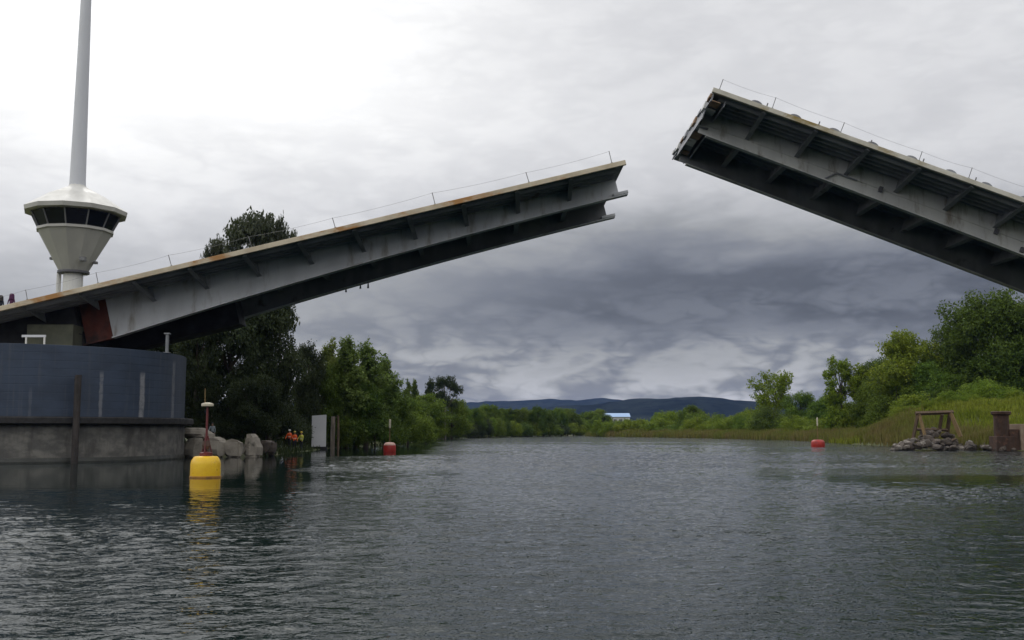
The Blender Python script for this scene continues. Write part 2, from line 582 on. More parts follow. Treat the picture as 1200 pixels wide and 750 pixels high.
hX, hY = np.meshgrid(hx, HYS)
m = surf('forest_hill', (0.008, 0.012, 0.012), (0.026, 0.032, 0.027), 0.006, rough=0.95, c3=(0.005, 0.008, 0.008), s3=0.02, t3=(0.5, 0.6), spec=0.0)
tag(obj('hills', gridmesh('hills', hx, HYS, hz(hX, hY), m)), kind='structure')

# ------------------------------------------------------------------ water
m = bpy.data.materials.new('river_water')
t = nt(m)
k = N(t)
out = k.node('ShaderNodeOutputMaterial')
b = k.node('ShaderNodeBsdfPrincipled')
t.links.new(b.outputs[0], out.inputs[0])
b.inputs['Base Color'].default_value = (0.006, 0.014, 0.0135, 1)
b.inputs['IOR'].default_value = 1.21
b.inputs['Specular IOR Level'].default_value = 0.4
pos = k.node('ShaderNodeNewGeometry').outputs['Position']
x, y, z = k.sep(pos)
# sheltered, smooth water along the left bank and the pier; wind ripples in the open river
edge_n = k.noise(k.vmath('MULTIPLY', pos, (0.07, 0.12, 1)), 1.0, 4, 0.6)
en = k.math('SUBTRACT', edge_n, 0.5)
q = k.math('ADD', x, k.math('MULTIPLY', en, 9))
# the calm side of a line along the bank; farther up river it swings out
sw = k.maprange(k.math('ADD', y, k.math('MULTIPLY', en, 10)), 84, 96, 0.155, 0.045)
calm_x = k.maprange(k.math('ADD', q, k.math('MULTIPLY', y, sw)), -3.5, 1.5, 0.0, 1.0)
calm_y = k.maprange(k.math('ADD', y, k.math('MULTIPLY', en, 26)), 23, 42, 1.0, 0.0)
open_w = k.math('MAXIMUM', calm_x, calm_y)
# a smooth slick on the right
sy = k.math('DIVIDE', k.math('SUBTRACT', k.math('ADD', y, k.math('MULTIPLY', en, 5)), 45), 6.5)
sx = k.maprange(k.math('ADD', x, k.math('MULTIPLY', en, 14)), 9, 17, 0, 1)
slick = k.math('MULTIPLY', sx, k.maprange(k.math('MULTIPLY', sy, sy), 0.1, 1.6, 1.0, 0.0))
open_w = k.math('MULTIPLY', open_w, k.math('SUBTRACT', 1.0, k.math('MULTIPLY', slick, 0.6)))
gust = k.maprange(k.noise(k.vmath('MULTIPLY', pos, (0.035, 0.11, 1)), 1.0, 4, 0.6, 0.4), 0.36, 0.62, 0.6, 1.2)
amp = k.math('MULTIPLY', k.math('ADD', 0.06, k.math('MULTIPLY', open_w, 0.94)), gust)
h1 = k.noise(k.vmath('MULTIPLY', pos, (0.8, 1.1, 1)), 1.0, 3, 0.5, 0.35)
h2 = k.noise(k.vmath('MULTIPLY', pos, (2.9, 3.6, 1)), 1.0, 3, 0.55, 0.4)
h3 = k.noise(k.vmath('MULTIPLY', pos, (8.0, 9.5, 1)), 1.0, 2, 0.5, 0.3)
hh = k.math('ADD', k.math('MULTIPLY', h1, 0.13), k.math('ADD', k.math('MULTIPLY', h2, 0.105), k.math('MULTIPLY', h3, 0.03)))
bn = k.node('ShaderNodeBump')
bn.inputs['Distance'].default_value = 1.0
k.put(bn.inputs['Strength'], k.math('MULTIPLY', amp, k.maprange(y, 30, 170, 0.35, 1.0)))
k.put(bn.inputs['Height'], hh)
t.links.new(bn.outputs[0], b.inputs['Normal'])
k.put(b.inputs['Roughness'], k.maprange(open_w, 0, 1, 0.015, 0.03))
def open_water(X, Y):
    """1 in the wind, near 0 in the lee of the left bank and pier (as in the material)"""
    en = (fbm(X * .07, Y * .12, 21) - 0.47) * .8
    sw = 0.155 + (0.045 - 0.155) * sstep(Y + 10 * en, 84, 96)
    cx = sstep(X + 9 * en + Y * sw, -3.5, 1.5)
    cy = 1 - sstep(Y + 26 * en, 23, 42)
    o = np.maximum(cx, cy)
    sy_ = (Y + 5 * en - 45) / 6.5
    sl = sstep(X + 14 * en, 9, 17) * (1 - sstep(sy_ * sy_, .1, 1.6))
    return o * (1 - .6 * sl)


ys = [-2400, -1200, -500, -200, -80, -40, -20, -10, -4, 0, 3, 5]
yy = 6.0
while yy < 190:
    ys.append(yy)
    yy += max(0.036, 0.0036 * yy)
ys += list(np.geomspace(yy, 480, 120)) + list(np.geomspace(500, 6000, 24))
ys = np.array(ys)
xi = np.linspace(-0.62, 0.62, 880)
reach = np.maximum(ys, 8.0)
inner = reach[:, None] * xi[None, :]
fr = np.array([.03, .1, .3, 1.0])
edge_ = reach * .62
outer = edge_[:, None] + fr[None, :] * (4200 - edge_)[:, None]
wX = np.concatenate([-outer[:, ::-1], inner, outer], 1)
wY = np.repeat(ys[:, None], wX.shape[1], 1)
wr = np.random.default_rng(3)
wZ = np.zeros_like(wX)
act = (ys > 4) & (ys < 420)
aX, aY = wX[act], wY[act]
hsum = np.zeros_like(aX)
NW = 70
lam = np.exp(wr.uniform(np.log(.13), np.log(1.6), NW))
th = wr.normal(-PI / 2 + .2, .6, NW)
slope = 0.108 * math.sqrt(2.0 / NW) * (lam / .6) ** -0.12
for i in range(NW):
    kk_ = 2 * PI / lam[i]
    step_y = np.maximum(.036, .0036 * aY)
    fade = np.clip(lam[i] / (1.6 * step_y) , 0, 1)
    ph_ = kk_ * (aX * math.cos(th[i]) + aY * math.sin(th[i])) + wr.uniform(0, 6.28)
    hsum += fade * slope[i] / kk_ * (np.sin(ph_) + 0.3 * np.cos(2 * ph_))
gst = 0.5 + 0.95 * sstep(fbm(aX * .05, aY * .14, 31), .3, .62)
wZ[act] = hsum * (0.05 + 0.95 * open_water(aX, aY)) * gst
wZ *= (sstep(wY, 4, 8) * (1 - sstep(wY, 300, 420)))
co = np.stack([wX, wY, wZ], -1).reshape(-1, 3)
nx_, ny_ = wX.shape[1], len(ys)
ii = np.arange((ny_ - 1) * (nx_ - 1))
r_, c_ = ii // (nx_ - 1), ii % (nx_ - 1)
qq = np.stack([r_ * nx_ + c_, r_ * nx_ + c_ + 1, (r_ + 1) * nx_ + c_ + 1, (r_ + 1) * nx_ + c_], -1)
tag(obj('water', rawmesh('water', co, qq, m, True)), kind='structure')

# ------------------------------------------------------------------ haze
m = bpy.data.materials.new('haze_air')
t = nt(m)
k = N(t)
out = k.node('ShaderNodeOutputMaterial')
pv = k.node('ShaderNodeVolumePrincipled')
pv.inputs['Color'].default_value = (0.30, 0.47, 1.0, 1)
pv.inputs['Density'].default_value = 0.00004
pv.inputs['Anisotropy'].default_value = 0.1
t.links.new(pv.outputs[0], out.inputs['Volume'])
mb = MB().box(-4300, 4300, -2500, 6100, -8, 185)
hz_o = mb.build('haze', m)
tag(hz_o, kind='stuff', label='thin blue haze over the river and the far hills', cat='haze')
hz_o.display_type = 'WIRE'

# ------------------------------------------------------------------ bridge leaves
D0 = 75.6            # near edge of the deck
DW = 18.0            # deck width
GN, GF = 4.6, 13.4   # webs of the two girders, measured across the deck


def leaf(name, tip_px, root_px, bot_tip, bot_root, u_root, u_end, side, mats, label, spacing=4.2, tip_kind='left',
         posts=(), u_web=0.5, u_fl=0.0, fw=0.38, hc=0.28):
    T = P(tip_px[0], tip_px[1], D0)
    Q = P(root_px[0], root_px[1], D0)
    eu = (Q - T).normalized()
    n = Vector((-eu.z, 0, eu.x)) if eu.x > 0 else Vector((eu.z, 0, -eu.x))
    root = empty(name, T + eu * u_root)
    base = Vector(root.location)

    def Fx(u, wv, v):
        return T + eu * u + n * v + Vector((0, wv, 0)) - base

    def bx(u0, u1, w0, w1, v0, v1, mb=None, v0b=None):
        mb = mb or MB()
        v0b = v0 if v0b is None else v0b
        return mb.hexa([Fx(u0, w0, v0), Fx(u1, w0, v0b), Fx(u1, w1, v0b), Fx(u0, w1, v0),
                        Fx(u0, w0, v1), Fx(u1, w0, v1), Fx(u1, w1, v1), Fx(u0, w1, v1)])

    def uv(px, py, Y):
        q = P(px, py, Y) - T
        return q.dot(eu), q.dot(n)
    ub0, vb0 = uv(bot_tip[0], bot_tip[1], D0 + GN - 0.35)
    ub1, vb1 = uv(bot_root[0], bot_root[1], D0 + GN - 0.35)
    print(name, 'slope', math.degrees(math.atan2(abs(eu.z), abs(eu.x))), 'tip', tuple(T), 'girder depth', vb0, vb1, 'u', ub0, ub1)

    def vb(u):
        q = (u - ub0) / (ub1 - ub0)
        return vb0 + (vb1 - vb0) * ((1 - hc) * q + hc * max(q, 0) ** 2)

    TH = 0.34
    tag(root, label, 'bridge', 'raised bridge leaves')
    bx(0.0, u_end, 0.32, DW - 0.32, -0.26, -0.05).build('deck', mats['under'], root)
    bx(0.1, u_end, 0.9, DW - 0.9, -0.05, -0.01).build('road_surface', M['asphalt'], root)
    for w0, w1 in ((0.0, 0.32), (DW - 0.32, DW)):
        e = bx(-0.12, u_end, w0, w1, -TH, 0.03)
        e.build('edge_beam', mats['edge'], root, bevel=0.03)
    # longitudinal ribs of the deck plate
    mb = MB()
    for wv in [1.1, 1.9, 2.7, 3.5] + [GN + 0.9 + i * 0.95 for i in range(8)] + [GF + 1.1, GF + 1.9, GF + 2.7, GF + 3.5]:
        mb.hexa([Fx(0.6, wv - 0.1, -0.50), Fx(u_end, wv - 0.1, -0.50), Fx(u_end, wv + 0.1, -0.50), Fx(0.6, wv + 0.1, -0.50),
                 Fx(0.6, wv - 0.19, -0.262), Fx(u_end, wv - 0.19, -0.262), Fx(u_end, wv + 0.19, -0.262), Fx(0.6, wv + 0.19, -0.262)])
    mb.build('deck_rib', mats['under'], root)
    # two plate girders
    nseg = 14
    for wg in (GN, GF):
        us = [u_web + (u_root - u_web) * i / nseg for i in range(nseg + 1)]
        mb = MB()
        for w_ in (wg - 0.03, wg + 0.03):
            for u in us:
                mb.v.append(tuple(Fx(u, w_, -0.262)))
                mb.v.append(tuple(Fx(u, w_, vb(u) + 0.1)))
        h = 2 * (nseg + 1)
        for i in range(nseg):
            a = 2 * i
            mb.f += [(a, a + 2, a + 3, a + 1), (h + a, h + a + 1, h + a + 3, h + a + 2),
                     (a, h + a, h + a + 2, a + 2), (a + 1, a + 3, h + a + 3, h + a + 1)]
        mb.f += [(0, 1, h + 1, h), (h - 2, 2 * h - 2, 2 * h - 1, h - 1)]
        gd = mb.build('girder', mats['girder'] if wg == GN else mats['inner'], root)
        us2 = [u_fl] + us[1:]
        mb = MB()
        for u in us2:
            v = vb(u)
            for w_, vv in ((wg - fw, v), (wg + fw, v), (wg + fw, v + 0.1), (wg - fw, v + 0.1)):
                mb.v.append(tuple(Fx(u, w_, vv)))
        for i in range(nseg):
            a = 4 * i
            for j in range(4):
                mb.f.append((a + j, a + (j + 1) % 4, a + 4 + (j + 1) % 4, a + 4 + j))
        mb.f += [(0, 1, 2, 3), (4 * nseg + 3, 4 * nseg + 2, 4 * nseg + 1, 4 * nseg)]
        mb.build('bottom_flange', mats['girder'], gd)
        # small top longitudinal stiffener on the outer face
        so = -1 if wg == GN else 1
        for us_ in (9.4, 19.2, 29.6):
            wa, wb = sorted((wg + so * 0.031, wg + so * 0.045))
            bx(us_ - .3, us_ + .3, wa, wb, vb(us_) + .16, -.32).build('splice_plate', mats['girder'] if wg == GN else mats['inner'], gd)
        mb = MB()
        for i in range(nseg):
            u0, u1 = us[i], us[i + 1]
            f = 0.56
            v0, v1 = -0.26 + (vb(u0) + 0.26) * f, -0.26 + (vb(u1) + 0.26) * f
            wa, wb = sorted((wg + so * 0.032, wg + so * 0.1))
            mb.hexa([Fx(u0, wa, v0 - .012), Fx(u1, wa, v1 - .012), Fx(u1, wb, v1 - .012), Fx(u0, wb, v0 - .012),
                     Fx(u0, wa, v0 + .012), Fx(u1, wa, v1 + .012), Fx(u1, wb, v1 + .012), Fx(u0, wb, v0 + .012)])
        if tip_kind == 'right':
            mb.build('web_stiffener', mats['girder'], gd)
    # cantilever brackets and cross beams
    nb = int((u_end - 1) / spacing)
    for i in range(1, nb + 1):
        u = i * spacing
        if u > u_root - 1:
            break
        g_d = vb(u)
        for so, wg, we in ((-1, GN, 0.34), (1, GF, DW - 0.34)):
            wi = wg + so * 0.033
            lo = max(g_d * 0.62, -1.35)
            mb = MB()
            t_ = 0.05
            pts = [(wi, -0.262), (we, -0.262), (we, -0.42), (wi, lo)]
            mb.hexa([Fx(u - t_, pts[0][0], pts[0][1]), Fx(u - t_, pts[1][0], pts[1][1]), Fx(u - t_, pts[2][0], pts[2][1]), Fx(u - t_, pts[3][0], pts[3][1]),
                     Fx(u + t_, pts[0][0], pts[0][1]), Fx(u + t_, pts[1][0], pts[1][1]), Fx(u + t_, pts[2][0], pts[2][1]), Fx(u + t_, pts[3][0], pts[3][1])])
            # lower flange of the bracket
            f_ = 0.17
            mb.hexa([Fx(u - f_, we, -0.45), Fx(u + f_, we, -0.45), Fx(u + f_, wi, lo - 0.03), Fx(u - f_, wi, lo - 0.03),
                     Fx(u - f_, we, -0.415), Fx(u + f_, we, -0.415), Fx(u + f_, wi, lo + 0.005), Fx(u - f_, wi, lo + 0.005)])
            mb.build('bracket', mats['bracket'], root)
        mb = MB()
        cd = max(g_d * 0.55, -1.5)
        bx(u - 0.05, u + 0.05, GN + 0.034, GF - 0.034, cd, -0.262, mb)
        bx(u - 0.2, u + 0.2, GN + 0.034, GF - 0.034, cd - 0.05, cd - 0.004, mb)
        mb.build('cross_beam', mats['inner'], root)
    # closing beam at the tip
    mb = MB()
    if tip_kind == 'left':
        bx(0.1, 0.19, 0.5, DW - 0.5, -0.9, -0.262, mb)
        bx(u_web + 0.05, u_web + 0.13, GN + 0.034, GF - 0.034, vb(0.4) + 0.3, -0.93, mb)
        # gusset from the flange up to the deck at the outer side of each web
        for so, wg in ((-1, GN), (1, GF)):
            wa, wb = sorted((wg + so * 0.034, wg + so * 0.36))
            bx(u_web + 0.02, u_web + 0.06, wa, wb, vb(0.5) + 0.1, -0.93, mb)
    else:
        bx(0.03, 0.13, 0.34, DW - 0.34, -0.9, -0.262, mb)
        bx(0.04, 0.12, 2.6, GF + .4, -1.7, -0.905, mb)
        bx(1.12, 1.2, GN + .04, GF - .04, -1.7, -0.51, mb)
        bx(1.12, 1.2, .6, GN - .04, -1.0, -0.51, mb)
        bx(1.12, 1.2, GF + .04, DW - .6, -1.0, -0.51, mb)
        mb.build('end_beam', mats['endbeam'], root)
    if tip_kind == 'left':
        for wg in (GN, GF):
            bx(u_fl - .06, 0.7, wg - .42, wg + .42, vb(u_fl) + .101, vb(u_fl) + .34).build('locking_shoe', mats['girder'], root, bevel=.03)
    if tip_kind == 'right':
        for i in range(9):           # joint teeth and plates at the tip
            mb = MB()
            w0 = 0.5 + i * 1.93
            jm = M['girder_right'] if i % 3 == 1 else (M['jointrust'] if i % 3 == 0 else mats['under'])
            bx(-0.14, 0.03, w0, w0 + 1.2, -0.62 - 0.25 * (i % 2), -0.29, mb)
            mb.build('joint_plate', jm, root)
            hh_ = random.uniform(1.5, 1.74) if 2.6 < w0 < GF - 1 else random.uniform(.75, .95)
            bx(0.135, random.uniform(.6, 1.1), w0 - .3, w0 + random.uniform(.8, 1.5), -hh_ - .06, -hh_).build('end_plate', jm, root)
    # posts and ropes along both edges
    pu = [uv(px, py, D0 + 0.16)[0] for px, py in posts]
    for w_ in (0.16, DW - 0.16):
        heads = []
        for u in pu:
            b_ = Fx(u, w_, 0.032)
            hd = b_ + Vector((random.uniform(-.06, .06), 0, 0)) + n * random.uniform(0.78, 0.98)
            mb = MB().tube([b_, hd], 0.028, 6)
            mb.tube([b_, b_ + n * 0.05], 0.09, 8)
            mb.build('post', M['post'], root)
            heads.append(hd)
        for a, b_ in zip(heads[:-1], heads[1:]):
            pts = []
            for i in range(13):
                q = i / 12
                pts.append(a.lerp(b_, q) - Vector((0, 0, 0.03 + 0.10 * 4 * q * (1 - q))))
            MB().tube(pts, 0.009, 5).build('rope', M['rope'], root)
    return root, Fx, bx, uv, vb, T, eu, n


M['jointrust'] = surf('rusty_joint', (0.34, 0.23, 0.14), (0.2, 0.12, 0.07), 1.5, rough=0.8)
M['inner'] = surf('shade_darkened_inner_steel', (0.26, 0.265, 0.28), (0.18, 0.182, 0.19), 0.5, (1, 1, .5), 0.6, c3=(0.07, 0.055, 0.045), s3=0.6, t3=(0.58, 0.75))  # far girder and cross beams: shade between the girders put into darker paint
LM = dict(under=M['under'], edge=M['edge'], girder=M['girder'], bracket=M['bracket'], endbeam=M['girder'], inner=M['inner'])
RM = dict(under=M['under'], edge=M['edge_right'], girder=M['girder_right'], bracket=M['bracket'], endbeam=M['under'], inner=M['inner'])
M['under'].name = 'deck_underside_steel'

lroot, LF, Lbx, Luv, Lvb, LT, Leu, Ln = leaf(
    'bridge_leaf', (731, 188), (0, 359), (734, 228), (132, 396), 41.5, 56.0, -1, LM,
    'long grey raised bridge leaf rising from the blue round pier beside the white tower',
    posts=[(-40, 368), (32, 351), (115, 332), (201, 312), (295, 290), (393, 267), (510, 240), (620, 214), (717, 191)],
    u_web=0.2, u_fl=-0.45, hc=0.85)
# rusty root section, counterweight and its concrete
M['shaded_steel'] = surf('overhang_shade_steel', (0.045, 0.045, 0.05), (0.025, 0.025, 0.028), 0.6, rough=0.8)  # near-black colour carries the shade under the overhang at the root
for g_, s_ in ((GN, 1), (GF, -1)):
    mb = MB()
    wa, wb = sorted((g_ - s_ * .02, g_ + s_ * .1))
    Lbx(41.53, 43.6, wa, wb, Lvb(41.5) + 0.1, -0.28, mb)
    Lbx(41.53, 43.8, g_ - .3, g_ + .3, Lvb(41.5) - 0.02, Lvb(41.5) + 0.098, mb)
    mb.build('rusty_plate', M['rust'], lroot)
Lbx(43.85, 55.5, GN + 0.3, GF - 0.3, -4.0, -0.28).build('counterweight', M['shaded_steel'], lroot)
Lbx(43.9, 55.5, GN - 0.4, GN + 0.25, -2.6, -0.28).build('tail_girder', M['shaded_steel'], lroot)
Lbx(43.9, 55.5, GF - 0.25, GF + 0.4, -2.6, -0.28).build('tail_girder', M['shaded_steel'], lroot)
Lbx(33.0, 43.8, GF - 3.0, GF - 0.6, -3.7, -0.55).build('dark_gap_filler', M['shaded_steel'], lroot)  # dark block added to darken the open gap under the root
# brackets over the root
for u in (42.0, 46.2, 50.4, 54.6):
    mb = MB()
    mb.hexa([LF(u - .05, GN - .42, -.262), LF(u - .05, .34, -.262), LF(u - .05, .34, -.42), LF(u - .05, GN - .42, -1.1),
             LF(u + .05, GN - .42, -.262), LF(u + .05, .34, -.262), LF(u + .05, .34, -.42), LF(u + .05, GN - .42, -1.1)])
    mb.build('bracket', M['bracket'], lroot)
# rusty strips lying along the top of the edge beam
for a, b_ in (((430, 258), (528, 235)), ((180, 316), (262, 297)), ((330, 281), (425, 259))):
    u0, u1 = Luv(*a, D0)[0], Luv(*b_, D0)[0]
    mb = MB()
    Lbx(u1, u0, 0.36, 0.62, -0.03, 0.12 if a[0] > 400 else 0.09, mb)
    mb.build('rusty_rail', M['ochre'], lroot, bevel=0.02)
# loose fittings hanging under the far girder
for u, d_ in ((22.0, .5), (22.7, .35), (24.0, .3)):
    p = LF(u, GF, Lvb(u))
    MB().tube([p, p - Vector((0, 0, d_))], [0.05, 0.09], 6).build('hanging_fitting', M['under'], lroot)

rroot, RF, Rbx, Ruv, Rvb, RT, Reu, Rn = leaf(
    'bridge_leaf', (838, 103), (1200, 232), (826, 158), (1198, 298), 46.0, 50.0, 1, RM,
    'steeper raised bridge leaf on the right, its dark underside and row of brackets showing',
    posts=[(843, 105), (905, 127), (985, 155), (1077, 188), (1135, 209), (1215, 237), (1300, 268)],
    tip_kind='right', u_web=0.3, u_fl=1.0, fw=0.28)
for px, py in ((888, 120), (934, 136), (980, 152), (1025, 168), (1071, 185), (1117, 201), (1159, 216), (1205, 233), (1250, 249)):
    u = Ruv(px, py, D0)[0]
    mb = MB()
    o = []
    for j in range(9):
        a = PI * j / 8
        o.append((u - 0.5 * math.cos(a), 0.03 + 0.3 * math.sin(a)))
    for w_ in (0.36, 0.8):
        for uu, vv in o:
            mb.v.append(tuple(RF(uu, w_, vv)))
    for j in range(8):
        mb.f.append((j, j + 1, 9 + j + 1, 9 + j))
    mb.f += [tuple(range(9)), tuple(range(17, 8, -1)), (0, 9, 17, 8)]
    mb.build('dark_hump', M['under'], rroot, smooth=False)
# short studs over the brackets
for i in range(1, 10):
    p = RF(i * 4.2, 0.16, 0.03)
    MB().tube([p, p + Rn * 0.3], 0.05, 6).build('stud', M['post'], rroot)
# pipe along the web and a junction box
mb = MB()
mb.tube([RF(11.9, GN - .2, Rvb(11.9) * .62), RF(13.6, GN - .2, Rvb(13.6) * .62)], 0.07, 6)
mb.tube([RF(11.9, GN - .2, Rvb(11.9) * .62), RF(11.0, GN - .2, Rvb(11) * .98)], 0.07, 6)
mb.build('drain_pipe', M['under'], rroot)
for u, f in ((15.6, .62), (25.4, .6), (27.8, .85)):
    mb = MB()
    Rbx(u - .15, u + .15, GN - .3, GN - .04, Rvb(u) * f - .22, Rvb(u) * f + .2, mb)
    mb.build('junction_box', M['mullion'], rroot)

# ------------------------------------------------------------------ pier
PC = Vector((-35.6, 79.3, 0))
PR = 11.3
ZT = 7.95


def pier_point(px):
    """where the ray of column px meets the shell"""
    a = (CM.to_3x3() @ Vector((px - 600, 0, -F_PX)))
    d2 = Vector((a.x, a.y)).normalized()
    c = Vector((PC.x, PC.y))
    pr = c.dot(d2)
    per2 = c.length_squared - pr * pr
    return d2 * (pr - math.sqrt(max(PR * PR - per2, 0)))


m = bpy.data.materials.new('slate_blue_steel')
t = nt(m)
k = N(t)
out = k.node('ShaderNodeOutputMaterial')
b = k.node('ShaderNodeBsdfPrincipled')
t.links.new(b.outputs[0], out.inputs[0])
pos = k.node('ShaderNodeNewGeometry').outputs['Position']
x, y, z = k.sep(pos)
f = k.maprange(k.noise(k.vmath('MULTIPLY', pos, (0.8, 0.8, 1.6)), 0.7, 6, 0.6), 0.3, 0.7)
col = k.mix(f, (0.036, 0.054, 0.090, 1), (0.025, 0.038, 0.064, 1))
col = k.mix(k.maprange(k.noise(k.vmath('MULTIPLY', pos, (2.5, 2.5, 0.12)), 1.0, 5, 0.6), 0.55, 0.8), col, (0.075, 0.082, 0.095, 1))
for px, top, wd, s in ((122, 6.4, 0.17, 0.5), (170, 6.5, 0.3, 0.85), (206, 7.6, 0.3, 0.5), (40, 5.2, 0.14, 0.15)):
    p = pier_point(px)
    dx = k.math('SUBTRACT', x, p.x)
    dy = k.math('SUBTRACT', y, p.y)
    wob = k.math('MULTIPLY', k.math('SUBTRACT', k.noise(pos, 1.3, 4), 0.5), 0.25)
    r = k.math('ADD', k.math('SQRT', k.math('ADD', k.math('MULTIPLY', dx, dx), k.math('MULTIPLY', dy, dy))), wob)
    mk = k.math('MULTIPLY', k.maprange(r, wd, wd * 0.45), k.maprange(z, top, top - 0.5))
    mk = k.math('MULTIPLY', mk, k.maprange(k.noise(pos, 2.5, 5, 0.7), 0.3, 0.55, 0.45, 1.0))
    col = k.mix(k.math('MULTIPLY', mk, s), col, (0.26, 0.26, 0.27, 1))
k.put(b.inputs['Base Color'], col)
b.inputs['Roughness'].default_value = 0.5
M['slate'] = m

M['pilewood'] = surf('dark_pile_wood', (0.045, 0.036, 0.032), (0.026, 0.022, 0.02), 1.2, (2, 2, .3), 0.8)
pier = empty('bridge_pier', (PC.x, PC.y, 0))
tag(pier, 'round slate blue bridge pier on a weathered concrete base in the water', 'bridge pier')
prof = []
nc = 9
for i in range(nc):
    z0 = 3.1 + (ZT - 3.1) * i / nc
    z1 = 3.1 + (ZT - 3.1) * (i + 1) / nc
    prof += [(PR - 0.012, z0), (PR, z0 + 0.02), (PR, z1 - 0.02), (PR - 0.012, z1)]
MB().lathe(prof, 128).build('steel_shell', M['slate'], pier)
MB().lathe([(PR - 0.1, 3.098), (PR + 0.62, 3.098), (PR + 0.7, 3.02), (PR + 0.7, 2.66), (PR + 0.5, 2.55), (PR - 0.1, 2.55)], 128).build('fender_ledge', M['fender'], pier)
MB().lathe([(PR + 0.05, 2.56), (PR + 0.05, 0.32)], 96).build('concrete_base', M['concrete'], pier)
MB().lathe([(PR + 0.07, 0.34), (PR + 0.12, 0.1), (PR + 0.12, -2.5)], 96).build('wet_band', M['wet'], pier)
MB().lathe([(0.01, ZT + 0.02), (PR - 0.4, ZT + 0.02), (PR - 0.4, ZT + 0.001), (0.01, ZT + 0.001)], 64, cap=False).build('pier_top', M['concrete'], pier)
for px in (90, -30):
    p = pier_point(px)
    dv = (p - Vector((PC.x, PC.y))).normalized()
    q = p - Vector((PC.x, PC.y)) + dv * 0.95
    mb = MB().tube([(q.x, q.y, -2.5), (q.x, q.y, 5.9)], 0.22, 12)
    fp = mb.build('fender_pile', M['pilewood'], pier)
    q2 = p - Vector((PC.x, PC.y)) + dv * 0.3
    MB().tube([(q2.x, q2.y, 5.6), (q.x - dv.x * .3, q.y - dv.y * .3, 5.6)], 0.1, 6).build('clamp', M['fender'], fp)
MB().box(-10, 3.5, 11.6, 18.5, -2, 7.9).build('rear_block', M['concrete'], pier)
# concrete bearing pedestal under the root
ped = P(72, 395, 79.5)
mb = MB().box(ped.x - 2.3 - PC.x, ped.x + 1.2 - PC.x, -0.6, 9.0, ZT + 0.021, ZT + 2.3)
mb.build('bearing_pedestal', surf('mossy_concrete', (0.17, 0.17, 0.12), (0.11, 0.115, 0.085), 0.6, rough=0.9), pier)

pp = P(196, 400, 77.0)
root = empty('steel_post', (pp.x, pp.y, ZT))
tag(root, 'small pale steel post standing on the pier rim under the left leaf', 'post')
MB().tube([(0, 0, 0.02), (0, 0, 1.4)], 0.13, 8).build('shaft', M['bracket'], root)
MB().box(-0.22, 0.22, -0.22, 0.22, 0.0, 0.05).build('base_plate', M['bracket'], root)
MB().box(-0.2, 0.2, -0.2, 0.2, 1.4, 1.5).build('cap', M['bracket'], root)

pp = P(40, 398, 72.0)
root = empty('site_barrier', (pp.x, pp.y, ZT))
tag(root, 'low white rail barrier on top of the blue pier', 'barrier')
MB().box(-0.85, 0.8, -0.06, 0.06, 0.72, 0.88).build('rail', M['mast'], root)
for xx in (-0.55, 0.72):
    MB().box(xx - 0.05, xx + 0.05, -0.05, 0.05, 0.0, 0.72).build('leg', M['white'], root)

# ------------------------------------------------------------------ control tower
TY = 101.0
tc = P(87, 300, TY)
gz = float(ground_z(tc.x, tc.y))
tower = empty('control_tower', (tc.x, tc.y, gz))
tag(tower, 'white conical bridge control tower with dark window ring and tall mast', 'tower')


def tz(py):
    return P(88, py, TY).z - gz


pxm = TY / F_PX
A0 = PI / 2 * 3      # a mullion faces the camera


def tl(prof, n=12, **kw):
    return MB().lathe(prof, n, a0=A0 + math.atan2(-tc.x, tc.y) * -1 * 0 + R(-22), **kw)


aa = R(-22) + PI / 2 * 3
zE, zWt, zWb, zCt, zCb = tz(247.5), tz(253), tz(270), tz(273), tz(318)
rE, rWt, rWb, rCb = 57.5 * pxm, 50 * pxm, 41.5 * pxm, 16.5 * pxm


def poly(prof, name, m, n=12, parent=tower, **kw):
    return MB().lathe(prof, n, a0=aa, **kw).build(name, m, parent)


M['mullion2'] = surf('grey_mullion', (0.22, 0.22, 0.22), (0.17, 0.17, 0.17), 1, rough=0.5)
poly([(0.78, tz(217)), (0.9, tz(219.5)), (rE * 0.55, tz(230)), (rE, zE + 0.02)], 'roof', M['white'])
poly([(rE - 0.05, zE + 0.017), (rE + 0.05, zE), (rE - 0.02, zE - 0.4), (rE - 0.25, zE - 0.46), (rWt - 0.1, zWt + 0.02)], 'eave', M['cabin'])
poly([(rWt - 0.16, zWt + 0.02), (rWb - 0.16, zWb)], 'window_core', M['mullion'])
poly([(rWb - 0.1, zWb + 0.02), (rWb + 0.12, zWb), (rWb + 0.14, zCt), (rWb, zCt - 0.04)], 'sill', M['cabin'])
poly([(rWb - 0.02, zCt - 0.03), (rCb, zCb), (rCb - 0.3, zCb - 0.12)], 'cabin_body', M['cabin'])
for i in range(12):
    a, b_ = aa + 2 * PI * i / 12, aa + 2 * PI * (i + 1) / 12

    def rim(ang, r, z):
        return Vector((r * math.cos(ang), r * math.sin(ang), z))
    q0, q1 = rim(a, rWb - 0.06, zWb + 0.05), rim(b_, rWb - 0.06, zWb + 0.05)
    q2, q3 = rim(b_, rWt - 0.06, zWt - 0.02), rim(a, rWt - 0.06, zWt - 0.02)
    c = (q0 + q1 + q2 + q3) / 4
    inn = -Vector((c.x, c.y, 0)).normalized() * 0.05
    pts = [c + (q - c) * 0.955 for q in (q0, q1, q2, q3)]
    mb = MB().hexa([*pts, *[p + inn for p in pts]])
    mb.build('window_pane', M['glass'], tower)
    MB().tube([rim(a, rWb - 0.02, zWb + 0.02), rim(a, rWt - 0.02, zWt)], 0.075, 6).build('mullion', M['mullion2'], tower)
MB().lathe([(0.98, zCb - 0.1), (0.92, zCb - 0.4), (0.92, -1.0)], 20).build('column', M['white'], tower)
